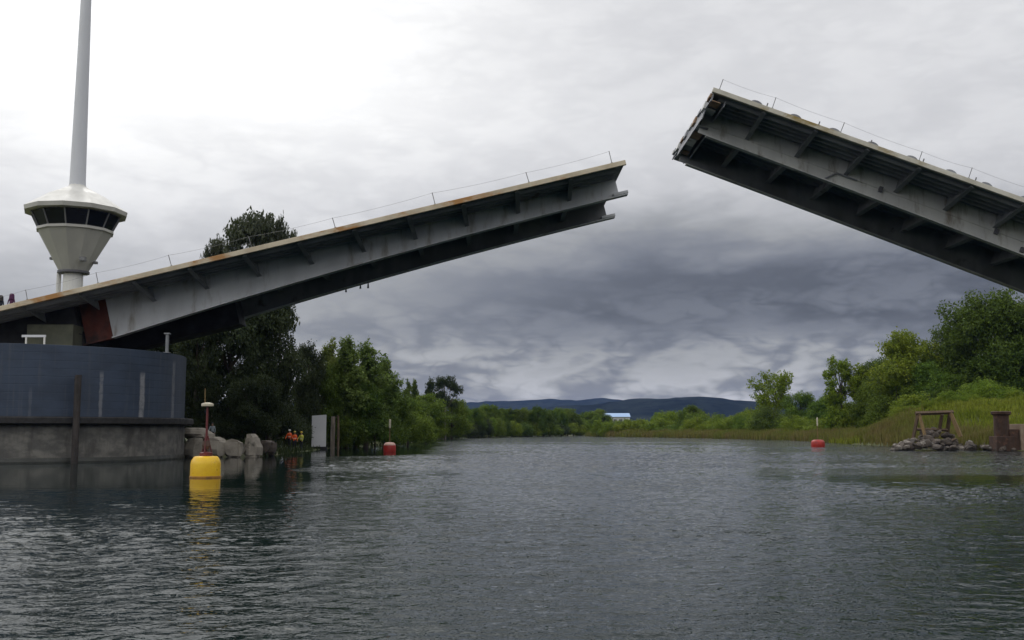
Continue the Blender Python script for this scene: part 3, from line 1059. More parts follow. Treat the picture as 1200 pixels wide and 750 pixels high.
MB().lathe([(1.5, zCb - 0.02), (1.5, zCb - 0.22), (0.9, zCb - 0.3)], 20).build('collar', M['mullion'], tower)
MB().lathe([(0.80, tz(219)), (0.76, tz(212)), (0.52, tz(0)), (0.36, tz(-110)), (0.05, tz(-118))], 20).build('mast', M['mast'], tower, smooth=True)
for px, py in ((61, 303), (112, 308)):
    p = P(px, py, TY) - Vector((tc.x, tc.y, gz))
    s = 1 if px > 87 else -1
    mb = MB().tube([p - Vector((s * 0.9, 0, 0)), p], 0.05, 6)
    mb.box(p.x - 0.18, p.x + 0.18, -0.18, 0.18, p.z - 0.12, p.z + 0.12)
    mb.build('floodlight', M['post'], tower)
p = P(96, 303, TY - 2.0) - Vector((tc.x, tc.y, gz))
MB().box(p.x - .25, p.x + .25, p.y + .0, p.y + .5, p.z - .2, p.z + .2).build('wall_lamp', M['post'], tower)
p = P(69, 326, TY) - Vector((tc.x, tc.y, gz))
MB().tube([(p.x, 0, -1), (p.x, 0, p.z + 0.6)], 0.22, 10).build('side_pipe', M['white'], tower)

# ------------------------------------------------------------------ buoys


M['palemast'] = surf('pale_topmark', (0.6, 0.55, 0.42), (0.5, 0.45, 0.34), 3, rough=0.6)


M['buoyband'] = surf('buoy_scuffed_band', (0.42, 0.2, 0.02), (0.2, 0.1, 0.025), 3, rough=0.7)


def buoy(loc, kind, label, r, h, mast_h, group='buoys in the river'):
    o = empty('buoy', loc)
    tag(o, label, 'buoy', group)
    body = M['yellow'] if kind == 'yellow' else M['red']
    if kind == 'yellow':
        prof = [(r * 0.75, -0.6), (r * 0.96, -0.45), (r, -0.1), (r, h * 0.62), (r * 0.96, h * 0.78), (r * 0.82, h * 0.95), (r * 0.72, h), (0.1, h + 0.02)]
        MB().lathe(prof, 36).build('float', body, o, smooth=True)
        MB().lathe([(r + .004, -0.05), (r + 0.035, -0.03), (r + 0.035, 0.06), (r + .004, 0.08)], 36, cap=False).build('rubbing_strip', M['buoyband'], o)
        mb = MB()
        mb.tube([(0, 0, h), (0, 0, h + mast_h)], 0.055, 8)
        for a in range(3):
            t_ = a * 2 * PI / 3 + 0.5
            mb.tube([(0.3 * math.cos(t_), 0.3 * math.sin(t_), h), (0.06 * math.cos(t_), 0.06 * math.sin(t_), h + 0.95)], 0.03, 6)
        mb.build('mast', M['darkred'], o)
        MB().lathe([(0.3, h - 0.01), (0.3, h + 0.16), (0.18, h + 0.2)], 16).build('mast_base', M['darkred'], o)
        MB().lathe([(0.14, h + .32), (0.2, h + .5), (0.14, h + .72)], 12).build('radar_drum', M['rustpile'], o)
        MB().lathe([(0.26, h + mast_h), (0.28, h + mast_h + 0.03), (0.28, h + mast_h + 0.13), (0.1, h + mast_h + 0.18)], 20).build('lamp_disc', M['palemast'], o)
        MB().tube([(-.12, 0, h + mast_h + 0.12), (-.14, 0, h + mast_h + 0.85)], 0.018, 5).build('aerial', M['timber_pale'], o)
    else:
        prof = [(r * 0.7, -0.5), (r * 0.93, -0.3), (r, 0.2), (r * 0.98, h * 0.6), (r * 0.93, h * 0.75)]
        MB().lathe(prof, 30).build('float', body, o, smooth=True)
        MB().lathe([(r * 0.96, h * 0.7), (r * 0.86, h * 0.86), (r * 0.66, h * 0.97), (r * 0.4, h), (0.05, h + .01)], 30).build('float_top', M['palecap'] if kind == 'pale' else body, o, smooth=True)
        MB().tube([(0, 0, h), (-0.02, 0, h + mast_h)], [0.05, 0.035], 8).build('mast', M['timber_pale'], o)
        MB().lathe([(0.08, h + mast_h * 0.62), (0.1, h + mast_h * .66), (0.1, h + mast_h - 0.05), (0.04, h + mast_h)], 12).build('lantern', M['palemast'], o)
    return o


g = G(237, 560)
buoy((g.x, g.y + .5, 0), 'yellow', 'yellow drum buoy with a dark red mast and white lamp disc, nearest in the river', 0.69, 0.98, 2.33)
g = G(456, 529.5)
buoy((g.x, g.y + .5, 0), 'pale', 'red buoy with a pale top rim and white mast near the left bank trees', 0.64, 0.95, 2.35)
g = G(960, 523.8)
buoy((g.x, g.y + .5, 0), 'red', 'squat all red buoy in front of the reeds on the right', 0.9, 0.95, 2.9)


# ------------------------------------------------------------------ rocks
def rock_mesh(name, seed, m, sub=2, blocky=0.5):
    rnd = random.Random(seed)
    bm = bmesh.new()
    if blocky > 0.4:
        bmesh.ops.create_cube(bm, size=1.7)
        bmesh.ops.bevel(bm, geom=bm.edges[:], offset=0.25, segments=2, affect='EDGES')
        bmesh.ops.triangulate(bm, faces=bm.faces)
        bmesh.ops.subdivide_edges(bm, edges=bm.edges[:], cuts=1, use_grid_fill=True)
    else:
        bmesh.ops.create_icosphere(bm, subdivisions=3, radius=1)
    # cut facets
    for _ in range(7):
        nrm = Vector((rnd.gauss(0, 1), rnd.gauss(0, 1), rnd.gauss(0, 1))).normalized()
        dd = rnd.uniform(0.62, 0.9)
        for v in bm.verts:
            q = v.co.dot(nrm)
            if q > dd:
                v.co -= nrm * (q - dd) * 0.9
    from mathutils import noise as mn
    for v in bm.verts:
        v.co *= 1 + 0.09 * mn.noise(v.co * 2.1 + Vector((seed, 0, 0)))
    me = bpy.data.meshes.new(name)
    bm.to_mesh(me)
    bm.free()
    me.materials.append(m)
    return me


BL = [  # px centre, top y, bottom y, width px, Y
    (228, 514, 537, 24, 84.5, 'squared grey brown boulder at the foot of the blue pier'),
    (231, 502, 515, 36, 85.6, 'flat pale slab boulder resting on top of the boulder by the pier'),
    (253, 514, 537, 21, 84.8, 'upright pale boulder standing just right of the yellow buoy mast'),
    (275.5, 516, 537, 21, 85.4, 'square pale boulder in the middle of the waterside row'),
    (296, 512, 536, 18, 86.2, 'pointed pale boulder at the right end of the waterside row'),
    (313, 517, 533, 18, 89.0, 'low dark boulder past the end of the pale row'),
]
for i, (px, y0, y1, wd, Y, lab) in enumerate(BL):
    a = P(px, y0, Y); b_ = P(px, y1, Y)
    hgt = a.z - b_.z
    o = obj('boulder', rock_mesh('boulder', i + 11, M['rock'] if i < 5 else M['rubble'], blocky=1))
    wx = wd * Y / F_PX
    o.scale = (wx / 1.55, wx / 1.5, hgt / 1.5)
    if i == 4:
        for v in o.data.vertices:
            if v.co.z > 0.2:
                v.co.x *= 0.72; v.co.z *= 1.12
    o.location = (a.x, Y, (a.z + b_.z) / 2)
    o.rotation_euler = (random.uniform(-.06, .06), random.uniform(-.05, .05), random.uniform(-.3, .3))
    tag(o, lab, 'boulder', 'boulders along the left water edge')

rr = random.Random(4)
M['palerubble'] = surf('pale_rubble', (0.27, 0.24, 0.21), (0.15, 0.13, 0.11), 1.3, rough=0.9, bump=0.8, bscale=4)
RK = [rock_mesh('rock', 40 + i, M['rubble'] if i % 3 else M['palerubble'], blocky=1) for i in range(6)]
nrock = 0
for i in range(112):
    px = 1048 + 118 * (i / 73) + rr.uniform(-4, 4) if i < 74 else (rr.uniform(1082, 1124) if i < 102 else rr.uniform(1158, 1215))
    Y = rr.uniform(109, 119) if i < 102 else rr.uniform(107.2, 110.5)
    X = P(px, 520, Y).x
    big = rr.random() < 0.3
    s = rr.uniform(0.45, 0.75) if big else rr.uniform(0.22, 0.42)
    heap = (1.1 * math.exp(-((px - 1104) / 18.0) ** 2) if i >= 74 else 0) + 0.9 * math.exp(-((px - 1080) / 26.0) ** 2) + 0.35 * math.exp(-((px - 1150) / 16) ** 2)
    zz = 0.1 + heap * (Y - 107) / 8 + rr.uniform(-.05, .15)
    o = obj('rock', RK[i % 6] if i < 74 else RK[(1, 2, 4, 5)[i % 4]])
    o.location = (X, Y, zz)
    o.scale = (s * rr.uniform(1.0, 1.6), s, s * rr.uniform(0.55, 0.9))
    o.rotation_euler = (rr.uniform(-.4, .4), rr.uniform(-.4, .4), rr.uniform(0, 6))
    tag(o, 'rough grey brown rock in the rubble bank below the leaning timber trestle', 'rock', 'rubble rocks on the right bank')

# ------------------------------------------------------------------ timber frame, rusty pile, block
TYf = 116.5
fb = P(1099, 514, TYf)
fr = empty('trestle', (fb.x, TYf, 0.9))
tag(fr, 'leaning timber frame standing on the rubble of the right bank', 'trestle')


def tp(px, py, dy=0.0):
    p = P(px, py, TYf + dy)
    return p - Vector(fr.location)


def beam(a, b_, r=0.14):
    return MB().tube([a, b_], r * 1.4, 4)


beam(tp(1070, 514), tp(1076, 484), 0.15).build('leg', M['timber'], fr)
beam(tp(1084, 511, -.9), tp(1077, 485), 0.15).build('leg', M['timber_pale'], fr)
beam(tp(1126, 512, -.8), tp(1114, 484), 0.19).build('leg', M['timber_pale'], fr)
beam(tp(1110, 508, 1.6), tp(1113, 485), 0.16).build('leg', M['timber'], fr)
beam(tp(1100, 509, 1.4), tp(1104, 486, .4), 0.15).build('leg', M['timber'], fr)
beam(tp(1073, 484.5), tp(1117, 483), 0.17).build('top_beam', M['timber'], fr)
beam(tp(1073, 503, 1.0), tp(1110, 504, 1.0), 0.12).build('cross_rail', M['timber'], fr)
beam(tp(1087, 520, -2.2), tp(1082, 505, -1.4), 0.1).build('brace', M['timber_pale'], fr)
beam(tp(1102, 523, -4), tp(1120, 514, -3), 0.1).build('brace', M['timber'], fr)
RYp = 109.0
rp = P(1175, 527, RYp)
pile = empty('rusty_pile', (rp.x, RYp, 0))
tag(pile, 'thick rusty mooring pile with a flared cap at the water edge', 'pile')
hz_ = P(1175, 482, RYp).z
MB().lathe([(0.78, -2), (0.78, hz_ - 0.45)], 20).build('shaft', M['rustpile'], pile)
MB().lathe([(0.8, hz_ - 0.44), (1.0, hz_ - 0.3), (1.02, hz_ - 0.05), (0.85, hz_)], 20).build('cap', M['rust2'] if 'rust2' in M else M['rustpile'], pile)
MB().box(-1.0, 0.9, -0.9, 0.9, -1.5, 1.55).build('footing', M['rustpile'], pile, bevel=0.06)
q = P(1188, 525, RYp)
o = MB().box(q.x - 0.75, q.x + 0.3, RYp - .8, RYp + 1.2, -1.5, P(1188, 503, RYp).z).build('fender_block', M['rustpile'], None, bevel=0.05)
tag(o, 'dark rusty fender block between the thick pile and the pale wall', 'fender')
q = P(1191.5, 525, RYp)
o = MB().box(q.x, q.x + 5, RYp - 1.0, RYp + 3, -1.5, P(1195, 497, RYp).z).build('quay_wall', M['paleblock'], None, bevel=0.05)
tag(o, 'pale brown quay wall at the right edge beside the rusty pile', 'wall')

# ------------------------------------------------------------------ sign, timber piles, factory
SY = 118.0
a = P(365, 523, SY); c = P(382.5, 486, SY)
sg = empty('sign_board', ((a.x + c.x) / 2, SY, 0))
tag(sg, 'tall blank white board standing at the left water edge', 'sign')
wd = (c.x - a.x) / 2
MB().hexa([(-wd, -.05, 0.32), (wd, -.05, 0.32), (wd, .05, 0.32), (-wd, .05, 0.32),
           (-wd, -.05, c.z - 0.12), (wd, -.05, c.z), (wd, .05, c.z), (-wd, .05, c.z - 0.12)]).build('board', M['signwhite'], sg)
for xx in (-wd * .7, wd * .7):
    MB().box(xx - .07, xx + .07, 0.055, 0.2, -1.5, c.z - .4).build('leg', M['fender'], sg)
MB().box(-wd - .15, wd + .15, -.35, .05 - .002 + .2, -.3, 0.3).build('base', M['fender'], sg)
for i, (px, y0, rr_, mm, lab) in enumerate(((389.5, 488, 0.27, 'bark_pale', 'mottled pale timber pile right beside the white board'),
                                            (396, 487, 0.14, 'timber', 'thin brown timber pile second to the right of the white board'))):
    q = P(px, 524, SY + .6)
    zt = P(px, y0, SY + .6).z
    o = MB().tube([(0, 0, -1.5), (0.02, 0, zt * .5), (0.05 * (1 - 2 * i), 0, zt)], [rr_, rr_ * .95, rr_ * .85], 10).build('timber_pile', M[mm], None, loc=(q.x, SY + .6, 0))
    tag(o, lab, 'pile')

FYd = 640.0
a = P(704, 492, FYd); c = P(738, 484, FYd)
fa = empty('factory_building', ((a.x + c.x) / 2, FYd, float(ground_z((a.x + c.x) / 2, FYd))))
tag(fa, 'distant low factory shed with a pale blue roof below the hills', 'building')
hw = (c.x - a.x) / 2
z1 = P(720, 488.5, FYd).z - fa.location.z
z2 = P(720, 484, FYd).z - fa.location.z
MB().box(-hw, hw, 0, 22, 0, z1).build('wall', M['wallwhite'], fa)
MB().hexa([(-hw - .4, -1, z1), (hw + .4, -1, z1), (hw + .4, 23, z1), (-hw - .4, 23, z1),
           (-hw - .4, 5, z2), (hw + .4, 5, z2), (hw + .4, 23, z2 - .3), (-hw - .4, 23, z2 - .3)]).build('roof', M['roofblue'], fa)
for i in range(5):
    x0 = -hw + 1.2 + i * 3.4
    MB().box(x0, x0 + 2.0, -.12, -.01, 1.0, z1 - 1.5).build('window', M['mullion'], fa)


# ------------------------------------------------------------------ people
def person_mesh(pose, seed):
    """one continuous body grown from a skeleton with a skin modifier"""
    vs, es, rs = [], [], []

    def add(p, r, par=None):
        vs.append(p); rs.append(r)
        if par is not None:
            es.append((par, len(vs) - 1))
        return len(vs) - 1
    pel = add((0, 0, .95), (.15, .11))
    wai = add((0, 0, 1.12), (.135, .1), pel)
    che = add((0, .0, 1.32), (.165, .115), wai)
    nec = add((0, .0, 1.47), (.06, .06), che)
    add((0, -.01, 1.55), (.07, .08), nec)
    hd = add((0, -.015, 1.66), (.082, .1), len(vs) - 1)
    add((0, -.01, 1.745), (.05, .06), hd)
    for s in (-1, 1):
        ax, ay = pose['arm_r'] if s > 0 else pose['arm_l']
        sh = add((s * .17, 0, 1.42), (.062, .062), che)
        el = add((s * (.23 + ax * .4), -.02 - ay * .35, 1.14 + ay * .12), (.045, .045), sh)
        wr = add((s * (.22 + ax * .3), -.06 - ay * 1.0, .90 + ay * .5), (.03, .028), el)
        pa = add((s * (.22 + ax * .25), -.08 - ay * 1.1, .83 + ay * .5), (.036, .02), wr)
        for j, dx in enumerate((-.03, -.012, .008, .026)):
            add((s * (.22 + ax * .25) + dx, -.10 - ay * 1.15, .75 + .012 * abs(j - 1.3) + ay * .5), (.0095, .0095), pa)
        add((s * (.175 + ax * .25), -.12 - ay * 1.1, .80 + ay * .5), (.011, .011), pa)
        st = pose['step'] * s
        hp = add((s * .09, 0, .88), (.095, .095), pel)
        kn = add((s * .1, -.02 - st * .4, .5), (.06, .062), hp)
        an = add((s * .11, .02 - st, .09), (.04, .045), kn)
        add((s * .12, -.14 - st, .04), (.04, .03), an)
    me = bpy.data.meshes.new('body')
    me.from_pydata(vs, es, [])
    o = bpy.data.objects.new('body', me)
    COL.objects.link(o)
    md = o.modifiers.new('skin', 'SKIN')
    sv = me.skin_vertices[0].data
    for i, r in enumerate(rs):
        sv[i].radius = r
    sv[0].use_root = True
    sub = o.modifiers.new('sub', 'SUBSURF')
    sub.levels = 1; sub.render_levels = 1
    dg = bpy.context.evaluated_depsgraph_get()
    res = bpy.data.meshes.new_from_object(o.evaluated_get(dg))
    bpy.data.objects.remove(o)
    return res


def person(loc, rz, label, top, trousers, vest=None, hat=None, seed=0, scale=1.0, pose=None):
    pose = pose or dict(arm_l=(0, 0.1), arm_r=(0, .15), step=.05)
    r = empty('person', loc, rz)
    r.scale = (scale,) * 3
    tag(r, label, 'person')
    me = person_mesh(pose, seed)
    me.materials.clear()
    for mm in (M['skin'], top, trousers, M['fender']):
        me.materials.append(mm)
    for p in me.polygons:
        c = p.center
        p.use_smooth = True
        if c.z < .1:
            p.material_index = 3
        elif c.z < .98 and abs(c.x) < .2 and c.y > -.19:
            p.material_index = 2
        elif c.z < 1.47 and not (c.z < .89):
            p.material_index = 1
    obj('body', me, r)
    # face: nose, eyes
    mb = MB().tube([(0, -.1, 1.69), (0, -.125, 1.645), (0, -.1, 1.635)], [.008, .016, .008], 6)
    mb.build('nose', M['skin'], r)
    for s in (-1, 1):
        MB().lathe([(.004, -.012), (.012, 0), (.004, .012)], 8, s * .032, -.1).build('eye', M['hair'], r, loc=(0, 0, 1.672))
    if vest:
        prof = [(.15, 0.98), (.155, 1.05), (.165, 1.2), (.19, 1.32), (.19, 1.4), (.11, 1.48)]
        v = MB().lathe(prof, 20)
        v.v = [(x * 1.12, y * .83, z) for x, y, z in v.v]
        v.build('vest', vest, r, smooth=True)
        for z in (1.1,):
            q = MB().lathe([(.16, z), (.172, z + .005), (.172, z + .05), (.16, z + .055)], 20, cap=False)
            q.v = [(x * 1.14, y * .86, z_) for x, y, z_ in q.v]
            q.build('reflective_band', M['helmet_white'], r)
    if hat == 'hair':
        q = MB().lathe([(.086, 1.66), (.098, 1.70), (.09, 1.75), (.05, 1.785), (.01, 1.79)], 16, 0, .012)
        q.build('hair', M['hair'], r, smooth=True)
    elif hat:
        q = MB().lathe([(.14, 1.705), (.142, 1.715), (.115, 1.72), (.112, 1.76), (.09, 1.81), (.05, 1.835), (.01, 1.84)], 18, 0, -.012)
        q.build('helmet', hat, r, smooth=True)
    return r


def on_ground(px, Y):
    p = P(px, 500, Y)
    return (p.x, Y, float(ground_z(p.x, Y)))


for px, Y, lab, top, vest, hat, rz in (
        (284.5, 104, 'worker in a red vest standing alone under the dark trees', M['hivis_red'], M['hivis_red'], M['helmet_white'], .3),
        (339.5, 109, 'worker in an orange vest and pale helmet, left of the vested trio', M['hivis_orange'], M['hivis_orange'], M['helmet_white'], -.2),
        (345.5, 107.5, 'worker in an orange vest in the middle of the vested trio', M['hivis_orange'], M['hivis_orange'], M['helmet_yellow'], .6),
        (353.5, 109, 'worker in a yellow vest left of the white board', M['hivis_yellow'], M['hivis_yellow'], M['helmet_yellow'], -.4),
        (249, 96, 'person in a pale grey blue jacket behind the boulders', M['paleblue'], None, 'hair', .2)):
    l = on_ground(px, Y)
    person(l, rz, lab, top, M['navy'], vest, hat, seed=int(px), scale=1.08, pose=dict(arm_l=(.1, .25), arm_r=(0, .1), step=.06))

# two people on the raised leaf, only their heads clear the edge beam
for px, pym, lab, hat, top in ((14, 345, 'person in a purple hood standing on the left leaf', M['purple'], M['purple']),
                               (1, 347, 'person in a black hood at the left picture edge on the leaf', M['hair'], M['navy'])):
    Y = D0 + 4.7
    q = P(px, pym - 1, Y)
    qd = P(px, 360, D0)
    u = (q - LT).dot(Leu)
    s_ = LT + Leu * u + Vector((0, 4.7, 0))
    # deck height below that spot
    zdeck = LT.z + Leu.z * ((q.x - LT.x) / Leu.x)
    r = person((q.x, Y, zdeck), 0.2, lab, top, M['navy'], None, None, scale=1.0)
    sc = (q.z - zdeck) / 1.84
    r.scale = (max(min(sc, 1.12), .85),) * 3
    print('deck person', q.z - zdeck, q, zdeck)
    h_ = MB().lathe([(.2, 1.42), (.19, 1.5), (.185, 1.6), (.18, 1.7), (.155, 1.79), (.1, 1.84), (.01, 1.86)], 16, 0, .03)
    h_.build('hood', hat, r, smooth=True)

# ------------------------------------------------------------------ trees
def leaves(centers, radii, n, size, rng, flat=0.8, shell=0.55, droop=0.0):
    """leaf quads grouped in sprigs spread through blobs"""
    centers = np.array(centers, float); radii = np.array(radii, float)
    vol = (radii[:, 0] * radii[:, 1] * radii[:, 2]) ** 0.72
    per = 9
    ns = max(1, n // per)
    idx = rng.choice(len(centers), ns, p=vol / vol.sum())
    d = rng.normal(size=(ns, 3)); d /= np.linalg.norm(d, axis=1)[:, None]
    rad = shell + (1 - shell) * rng.random(ns) ** 0.5
    rad = np.where(rng.random(ns) < 0.22, rng.random(ns) ** .5 * .8, rad) * (1 + 0.13 * rng.normal(size=ns))
    sp = centers[idx] + d * rad[:, None] * radii[idx]
    base = np.repeat(sp, per, 0)
    out = np.repeat(d, per, 0)
    N_ = len(base)
    spread = np.mean(radii) * 0.16
    pos = base + rng.normal(size=(N_, 3)) * np.array([spread, spread, spread * flat])
    pos[:, 2] -= droop * np.abs(rng.normal(size=N_))
    nrm = out * 0.7 + rng.normal(size=(N_, 3)) * 0.8 + np.array([0, 0, 0.35])
    nrm /= np.linalg.norm(nrm, axis=1)[:, None]
    ref = rng.normal(size=(N_, 3))
    if droop:
        ref = ref * .5 + np.array([0, 0, -1.0])
    a = np.cross(nrm, ref); a /= np.linalg.norm(a, axis=1)[:, None] + 1e-9
    b2_ = np.cross(nrm, a)
    s = size * rng.uniform(0.6, 1.35, N_)
    a *= (s * 0.5)[:, None]; b2_ *= (s * 0.85)[:, None]
    # a leaf-sprig: pointed rhombus
    co = np.stack([pos - b2_, pos + a * .9 - b2_ * .1, pos + b2_, pos - a * .9 + b2_ * .1], 1).reshape(-1, 3)
    q = np.arange(N_ * 4).reshape(-1, 4)
    return co, q


def blobs_round(rng, h, wdt, n, base=0.25, irregular=0.25):
    """blob centres for a broad, lumpy crown of height h and width wdt"""
    cs, rs = [], []
    z0 = h * base
    ph = rng.random(4) * 6.28
    for i in range(n):
        t_ = (i + rng.random()) / n
        br = wdt * rng.uniform(0.10, 0.17)
        zz = z0 + br * .6 + (h - z0 - br * 1.3) * t_
        env = math.sqrt(max(0.02, 1 - abs((t_ - 0.36) / 0.72) ** 2.3))
        a = rng.random() * 2 * PI
        env *= 1 + 0.16 * math.sin(2 * a + ph[0]) + 0.12 * math.sin(3 * a + ph[1] + 4 * t_)
        r = max(0, wdt / 2 * env - br * .8) * (0.25 + 0.75 * rng.random() ** 0.45)
        cs.append((r * math.cos(a), r * math.sin(a), zz))
        rs.append((br * rng.uniform(.95, 1.3), br * rng.uniform(.95, 1.3), br * rng.uniform(.75, 1.0)))
    return cs, rs


def trunk(h, r, limbs, rng, tips):
    mb = MB()
    pts = [(0, 0, -0.6)]
    for i in range(1, 5):
        pts.append((rng.normal() * h * .012, rng.normal() * h * .012, h * i / 4.6))
    mb.tube(pts, [r * 1.25, r, r * .8, r * .55, r * .2], 8)
    for i in range(min(limbs, len(tips))):
        tpt = tips[i]
        z0 = max(h * 0.14, min(tpt[2] * 0.62, h * 0.62))
        mid = (tpt[0] * .5, tpt[1] * .5, z0 + (tpt[2] - z0) * .42)
        mb.tube([(0, 0, z0), mid, tpt], [r * .42, r * .28, r * .08], 5, cap=False)
    return mb


PROTO = {}


def make_proto(kind, seed):
    rng = np.random.default_rng(seed)
    H = 10.0
    if kind == 'dense':
        cs, rs = blobs_round(rng, H, 9.0, 46, 0.06)
        co, q = leaves(cs, rs, 36000, 0.14, rng)
        lm, tr, r = 'leaf_deep', 'bark', .28
    elif kind == 'dark':
        cs, rs = blobs_round(rng, H, 8.0, 46, 0.02)
        co, q = leaves(cs, rs, 34000, 0.14, rng)
        lm, tr, r = 'leaf_dark', 'bark', .28
    elif kind == 'round':
        cs, rs = blobs_round(rng, H, 9.5, 38, 0.1)
        co, q = leaves(cs, rs, 24000, 0.16, rng)
        lm, tr, r = 'leaf_mid', 'bark', .25
    elif kind == 'fresh':
        cs, rs = blobs_round(rng, H, 8.5, 40, 0.05)
        co, q = leaves(cs, rs, 28000, 0.15, rng)
        lm, tr, r = 'leaf_bright', 'bark', .22
    elif kind == 'airy':
        cs, rs = blobs_round(rng, H, 9.5, 24, 0.3)
        co, q = leaves(cs, rs, 6500, 0.22, rng, shell=.35)
        lm, tr, r = 'leaf_yellow', 'bark', .2
    elif kind == 'yellow':
        cs, rs = blobs_round(rng, H, 6.0, 34, 0.02)
        co, q = leaves(cs, rs, 14000, 0.16, rng)
        lm, tr, r = 'leaf_yellow', 'bark', .2
    elif kind == 'poplar':
        cs, rs = [], []
        for i in range(38):
            t_ = (i + .5) / 38
            zz = H * (0.12 + .86 * t_)
            rr_ = 1.75 * max(.05, 1 - abs((t_ - .3) / .72) ** 2.2) ** .6 * rng.uniform(.8, 1.1) + .12
            a = rng.random() * 6.28
            o = rr_ * rng.uniform(.1, .75)
            cs.append((o * math.cos(a), o * math.sin(a), zz)); rs.append((rr_ * .55, rr_ * .55, .8))
        co, q = leaves(cs, rs, 14000, 0.16, rng)
        lm, tr, r = 'leaf_mid', 'bark', .2
    elif kind == 'euc':
        cs, rs = [], []
        for i in range(24):
            a = rng.random() * 6.28
            t_ = rng.random() ** .7
            zz = H * (.5 + .48 * t_)
            o = rng.uniform(.3, 1) * 3.3 * (1 - .55 * max(0, (t_ - .55)) / .45)
            br = rng.uniform(.6, 1.1)
            cs.append((o * math.cos(a), o * math.sin(a), min(zz, H - br * .6))); rs.append((br * 1.15, br * 1.15, br * .72))
        co, q = leaves(cs, rs, 9500, 0.15, rng, droop=.12, shell=.4)
        lm, tr, r = 'leaf_euc', 'bark_pale', .22
    elif kind == 'bush':
        cs, rs = [], []
        for i in range(22):
            a = rng.random() * 6.28
            o = rng.random() ** .6 * 6.0
            br = rng.uniform(1.5, 2.6)
            zz = rng.uniform(.12, .8) * (H - br * .7) * math.sqrt(max(0.06, 1 - (o / 6.9) ** 2)) + 1
            cs.append((o * math.cos(a), o * math.sin(a), zz)); rs.append((br, br, br * .95))
        co, q = leaves(cs, rs, 16000, 0.21, rng)
        lm, tr, r = 'leaf_mid', 'bark', .15
    elif kind == 'willow':
        cs, rs = [], []
        for i in range(22):
            a = rng.random() * 6.28
            o = rng.random() ** .6 * 6.4
            br = rng.uniform(1.4, 2.4)
            zz = rng.uniform(.1, .8) * (H - br * .7) * math.sqrt(max(0.06, 1 - (o / 7.2) ** 2)) + 1
            cs.append((o * math.cos(a), o * math.sin(a), zz)); rs.append((br, br, br * .95))
        co, q = leaves(cs, rs, 16000, 0.21, rng, droop=.25)
        lm, tr, r = 'leaf_yellow', 'bark', .15
    order = sorted(range(len(cs)), key=lambda i: -(cs[i][2] + 1.3 * math.hypot(cs[i][0], cs[i][1])))
    tips = [cs[i] for i in order]
    tm = trunk(H * .95, r, 12 if kind in ('euc', 'airy') else 7, rng, tips)
    co = co.copy()
    co[:, 2] = np.maximum(co[:, 2], 0.02 + 0.2 * rng.random(len(co)))
    cme = rawmesh('crown', co, q, M[lm])
    to = tm.build('trunk', M[tr])
    tme = to.data
    bpy.data.objects.remove(to)
    ext = np.percentile(np.abs(co[:, :2]), 97)
    ztop = np.percentile(co[:, 2], 99.6)
    return cme, tme, ext, ztop


def proto(kind, seed):
    if (kind, seed) not in PROTO:
        PROTO[(kind, seed)] = make_proto(kind, seed)
    return PROTO[(kind, seed)]


TREENAME = dict(dense='broadleaf_tree', dark='evergreen_tree', round='broadleaf_tree', fresh='broadleaf_tree', airy='broadleaf_tree',
                yellow='broadleaf_tree', poplar='poplar_tree', euc='eucalyptus_tree', bush='bush', willow='bush')


def tree(kind, seed, px, py, wpx, Y, label, group=None, leaf=None, zbase=None):
    cme, tme, ext, ztop = proto(kind, seed)
    p = P(px, py, Y)
    z0 = float(ground_z(p.x, Y)) if zbase is None else zbase
    z0 = max(z0, -0.1)
    o = empty(TREENAME[kind], (p.x, Y, z0 - 0.05), random.uniform(0, 6.28))
    sz = max(0.05, (p.z - z0) / ztop)
    sx = wpx * Y / F_PX / 2 / ext
    o.scale = (sx, sx, sz)
    tag(o, label, 'bush' if kind in ('bush', 'willow') else 'tree', group)
    c = obj('crown', cme, o)
    if leaf:
        c.material_slots[0].link = 'OBJECT'
        c.material_slots[0].material = M[leaf]
    obj('trunk', tme, o)
    return o


GLB = 'dark trees behind the left leaf'
# behind the bridge on the left bank
tree('euc', 1, 300, 249, 88, 116, 'tall eucalyptus whose crown clears the top edge of the left leaf')
tree('euc', 2, 254, 280, 46, 119, 'smaller eucalyptus just peeping over the left leaf, left of the tall one')
tree('euc', 3, 332, 258, 40, 117, 'slim eucalyptus on the right shoulder of the tall one above the left leaf')
tree('dark', 1, 318, 352, 72, 112, 'dark evergreen whose rounded right edge meets the open sky under the left leaf', GLB)
tree('dark', 2, 272, 350, 90, 108, 'dark evergreen filling the gap under the left leaf behind the boulders', GLB)
tree('dark', 3, 232, 372, 66, 104, 'dark evergreen standing close behind the right rim of the blue pier', GLB)
tree('dark', 2, 140, 380, 80, 116, 'dark evergreen seen low behind the root of the left leaf', GLB)
tree('dark', 1, 185, 370, 80, 112, 'dark evergreen half hidden behind the blue pier', GLB)
tree('dense', 1, 300, 440, 60, 103, 'drab green bushy tree over the workers under the left leaf', GLB, 'leaf_dark')
tree('dark', 2, 362, 404, 44, 124, 'dark olive round tree left of the fresh green poplars', None)
GP = 'fresh green poplars on the left bank'
for px, py, wd, Y, s, lab in ((388, 402, 30, 130, 1, 'fresh green poplar at the left of the poplar clump'),
                              (408, 398, 34, 128, 2, 'tallest fresh green poplar in the middle of the clump'),
                              (430, 404, 34, 132, 3, 'fresh green poplar right of the tallest one'),
                              (452, 420, 32, 138, 1, 'shorter fresh green poplar at the right end of the clump')):
    tree('poplar', s, px, py, wd * 1.15, Y, lab, GP, 'leaf_pop')
tree('dense', 2, 375, 428, 56, 126, 'deep green broad tree behind the white board')
tree('dense', 3, 418, 446, 66, 130, 'deep green broad tree below the fresh poplars')
tree('dense', 1, 455, 452, 50, 146, 'deep green broad tree at the right foot of the poplar clump')
